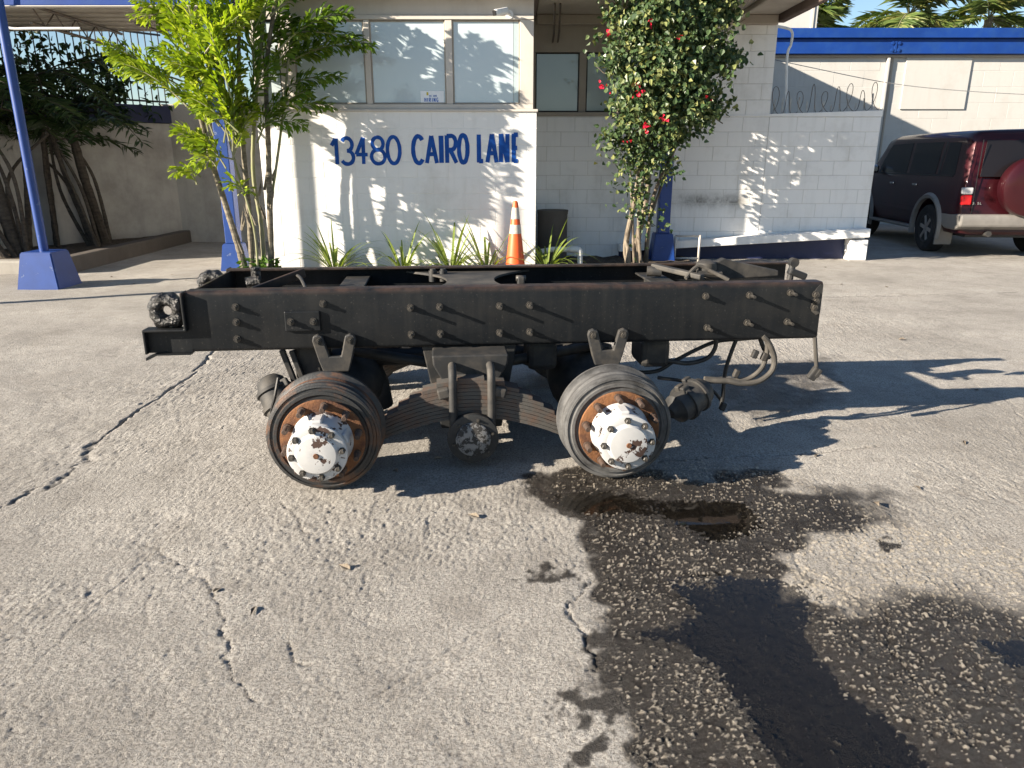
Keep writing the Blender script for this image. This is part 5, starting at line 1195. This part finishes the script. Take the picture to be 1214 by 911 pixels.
for X in (0.0, 2.76):
    c = MB(); c.lathe([(-1.1, 0.455), (1.1, 0.455)], (X, 0, 0.40), 32); co = c.build('cutter', 'tyre', car)
    md = body.modifiers.new('arch', 'BOOLEAN'); md.operation = 'DIFFERENCE'; md.object = co; md.solver = 'EXACT'
bpy.context.view_layer.update(); dg = bpy.context.evaluated_depsgraph_get()
nm = bpy.data.meshes.new_from_object(body.evaluated_get(dg)); body.modifiers.clear(); body.data = nm
for o in [o for o in car.children if o.name.startswith('cutter')]: bpy.data.objects.remove(o)
body.data.materials.clear(); body.data.materials.append(MATS['car_maroon'])
bm = bmesh.new(); bm.from_mesh(nm)
for f in bm.faces: f.smooth = True; f.material_index = 0
for e in bm.edges:
    if len(e.link_faces) == 2 and e.calc_face_angle(0) > 0.6: e.smooth = False
bm.to_mesh(nm); bm.free()
m = MB(); m.box((1.4, 0, 0.55), (4.4, 1.30, 0.5)); m.build('underbody', 'black_plastic', car)
SP = [(0.34, .82), (.46, .872), (.62, .895), (.80, .902), (.98, .892), (1.17, .874), (1.19, .866), (1.17 + .69 * .70, .815), (1.17 + .69 * .85, .798), (1.83, .765)]
def ys(z): return float(np.interp(z, [p[0] for p in SP], [p[1] for p in SP]))
def side_panel(poly, off, th, mat, name, sgn=1, parent=None, bev=0.0, sub=3):
    bm = bmesh.new(); fc = bm.faces.new([bm.verts.new((x, 0, z)) for x, z in poly])
    bmesh.ops.triangulate(bm, faces=[fc]); bmesh.ops.subdivide_edges(bm, edges=bm.edges[:], cuts=sub, use_grid_fill=True)
    e = bmesh.ops.extrude_face_region(bm, geom=bm.faces[:]); vs = [g for g in e['geom'] if isinstance(g, bmesh.types.BMVert)]
    for v in vs: v.co.y = th
    for v in bm.verts: v.co.y = sgn * (ys(v.co.z) + off + v.co.y)
    bmesh.ops.recalc_face_normals(bm, faces=bm.faces[:]); m = MB(); m.bm(bm); return m.build(name, mat, parent or car)
for sgn in (1, -1):
    for poly in ([(-0.62, 1.22), (-0.16, 1.22), (-0.20, 1.70), (-0.56, 1.70)], [(0.02, 1.22), (0.98, 1.22), (0.98, 1.71), (0.0, 1.71)], [(1.10, 1.22), (2.30, 1.22), (2.20, 1.42), (1.95, 1.70), (1.10, 1.71)]):
        side_panel(poly, -0.002, 0.006, 'car_glass', 'side_window', sgn)
    side_panel([(-0.58, 1.195), (2.55, 1.195), (2.55, 1.212), (-0.58, 1.212)], -0.001, 0.010, 'black_plastic', 'belt_moulding', sgn)
    side_panel([(-0.12, 1.22), (-0.05, 1.22), (-0.09, 1.71), (-0.15, 1.71)], -0.002, 0.004, 'black_plastic', 'pillar_trim', sgn)
    side_panel([(0.50, 0.60), (2.25, 0.60), (2.25, 0.68), (0.50, 0.68)], -0.002, 0.016, 'car_maroon', 'side_moulding', sgn)
    for xa, xb in ((1.035, 1.04), (0.5, 0.504)): side_panel([(xa, 0.45), (xb, 0.45), (xb, 1.19), (xa, 1.19)], -0.002, 0.003, 'black_plastic', 'door_gap', sgn, sub=2)
    for x in (0.62, 1.55):
        m = MB(); m.bbox((x, sgn * (ys(1.04) + .018), 1.04), (0.16, 0.022, 0.032), 0.009); m.build('door_handle', 'chrome', car)
    m = MB(); m.bbox((0.52 + 0.85, sgn * 0.90, 0.36), (1.75, 0.14, 0.05), 0.02); m.build('side_step', 'car_grey', car)
    m = MB(); m.bbox((2.25, sgn * 1.0, 1.27), (0.10, 0.2, 0.15), 0.04); m.build('wing_mirror', 'chrome', car)
    # flares
    for X in (0.0, 2.76):
        m = MB(); N = 22; vs = []
        for i in range(N + 1):
            a = R(-18 + 216 * i / N); 
            for rr, oy in ((0.445, .875), (0.452, .935), (0.50, .945), (0.535, .90)): vs.append((X + rr * math.cos(a), sgn * oy, 0.40 + rr * math.sin(a)))
        fs = []
        for i in range(N):
            for k in range(3): fs.append((4 * i + k, 4 * i + k + 1, 4 * i + k + 5, 4 * i + k + 4))
        m.add(vs, fs, True); m.build('wheel_flare', 'car_grey', car)
        t = MB(); t.lathe([(sgn * y, r) for y, r in [(-.14, 0.20), (-.125, 0.30), (-.12, 0.345), (-.09, 0.372), (-.03, 0.378), (.03, 0.378), (.09, 0.372), (.118, 0.345), (.122, 0.29), (.112, 0.235), (.10, 0.225)]], (0, 0, 0), 44)
        wh_ = t.build('wheel', 'tyre', car, (X, sgn * 0.79, 0.372))
        r = MB(); r.lathe([(sgn * y, rr) for y, rr in [(.098, 0.232), (.112, 0.228), (.112, 0.205), (.06, 0.195), (.055, 0.06), (.075, 0.055), (.08, 0.035), (.085, 0)]], (0, 0, 0), 36); r.build('rim', 'dusty_metal', wh_)
        for k in range(6):
            a = R(60 * k + 10); s_ = MB(); s_.bbox((0.125 * math.cos(a), sgn * 0.092, 0.125 * math.sin(a)), (0.20, 0.03, 0.062), 0.008, RY_(-math.degrees(a))); s_.build('spoke', 'alloy', wh_)
        s_ = MB(); s_.lathe([(sgn * .08, .05), (sgn * .115, .045), (sgn * .12, 0)], (0, 0, 0), 18); s_.build('centre_cap', 'alloy', wh_)
    m = MB(); m.bbox((-0.45, sgn * 0.80, 0.34), (0.025, 0.26, 0.38), 0.006, RY_(-6)); m.build('mud_flap', 'car_grey', car)
    # lamps at the rear corner
    for z0, z1, mt in ((0.945, 1.05, 'lamp_clear'), (0.79, 0.94, 'lamp_red')):
        m = MB(); m.bbox((-0.938, sgn * 0.80, (z0 + z1) / 2), (0.09, 0.15, z1 - z0 - .004), 0.02); m.build('tail_lamp', mt, car)
# rear window, spare cover, bumper
m = MB(); m.prism([(-0.66, 1.20), (0.66, 1.20), (0.60, 1.72), (-0.60, 1.72)], 0, 0.012, 0.004)
o = m.build('rear_window', 'car_glass', car, (-0.966, 0, 0), R(90))
for v in o.data.vertices: v.co.y = -v.co.y - rl_lean(v.co.z) + 0.006
m = MB(); m.lathe([(0.0, 0.40), (0.05, 0.425), (0.17, 0.425), (0.205, 0.41), (0.228, 0.37), (0.240, 0.28), (0.247, 0.12), (0.248, 0.0)], (0, 0, 0), 56, RZ(90)); m.build('spare_cover', 'car_maroon', car, (-0.975, 0.0, 1.06))
m = MB(); m.prism([(-0.93, 0.42), (-0.62, 0.42), (-0.40, 0.50), (-0.40, 0.66), (-1.08, 0.66), (-1.10, 0.60), (-1.09, 0.48)], -0.90, 0.90, 0.03); m.build('bumper', 'car_grey', car)
m = MB(); m.bbox((-1.0, -0.3, 0.672), (0.16, 0.9, 0.02), 0.006); m.build('bumper_step', 'black_plastic', car)
m = MB(); m.lathe([(0.0, 0.03), (0.0, 0.042), (0.22, 0.042), (0.22, 0.03), (0.02, 0.03)], (-1.02, 0.42, 0.37), 20, RZ(-90)); m.build('exhaust_tip', 'bracket_metal', car)
m = MB(); m.lathe([(0.02, 0.0), (0.02, 0.03), (0.022, 0.0)], (-1.0, 0.42, 0.37), 16, RZ(-90)); m.build('exhaust_bore', 'black_plastic', car)
for i, ch in enumerate('3.5L'):
    s_ = stroke_letter(ch, -0.71 + 0.036 * i, 0.80, 0.028, 0.035, 0, 0.008).build('badge_letter', 'chrome', car, (-0.967, 0, 0), R(-90))
m = MB(); m.bbox((-0.962, 0.70, 1.1), (0.01, 0.012, 1.25), 0.003); m.build('tailgate_gap', 'black_plastic', car)

# trees across the yard, seen only mirrored in the office windows
for tx, ty, th_, lab in ((-7.6, -15, 5.4, 'dark spreading tree across the yard'), (-4.9, -16, 4.4, 'slender dark conifer across the yard')):
    t = thing('yard_tree', lab, 'tree', (tx, ty, 0)); trunk(t, [(0, 0, 0), (0.1, 0, th_ * .5), (0, 0, th_ * .9)], 0.14, 0.03, 'bark_dark', 0, 'trunk'); m = MB()
    for k in range(150):
        z = th_ * (0.2 + 0.8 * rnd.random() ** 1.1); rr = (1.7 if 'spread' in lab else 0.9) * (1.08 - z / th_) + .1; a = rnd.uniform(0, 6.283); c = Vector((math.cos(a) * rr * rnd.random() ** .5, math.sin(a) * rr * rnd.random() ** .5, z))
        for j in range(14): leaflet(m, c + rvec(0.14), rvec(1), rvec(1), 0.22, 0.11, 'heart')
    struct(m.build('crown', 'leaf_far_tree', t), 'stuff')

# loose grit and dry leaves lying about
m = MB()
for k in range(46):
    if k < 30: p = Vector((rnd.uniform(-5.8, 4.5), rnd.uniform(8.6, 10.4), 0.004))
    else: p = gnd(rnd.uniform(30, 1180), rnd.uniform(350, 720), 0.004)
    leaflet(m, p, Vector((rnd.uniform(-1, 1), rnd.uniform(-1, 1), .12)), UP + rvec(.2), rnd.uniform(.03, .07), rnd.uniform(.015, .03), 'heart')
g_ = m.build('leaf_litter', 'bark_vine'); g_['label'] = 'dry brown leaves scattered along the building front'; g_['category'] = 'leaves'; struct(g_, 'stuff')
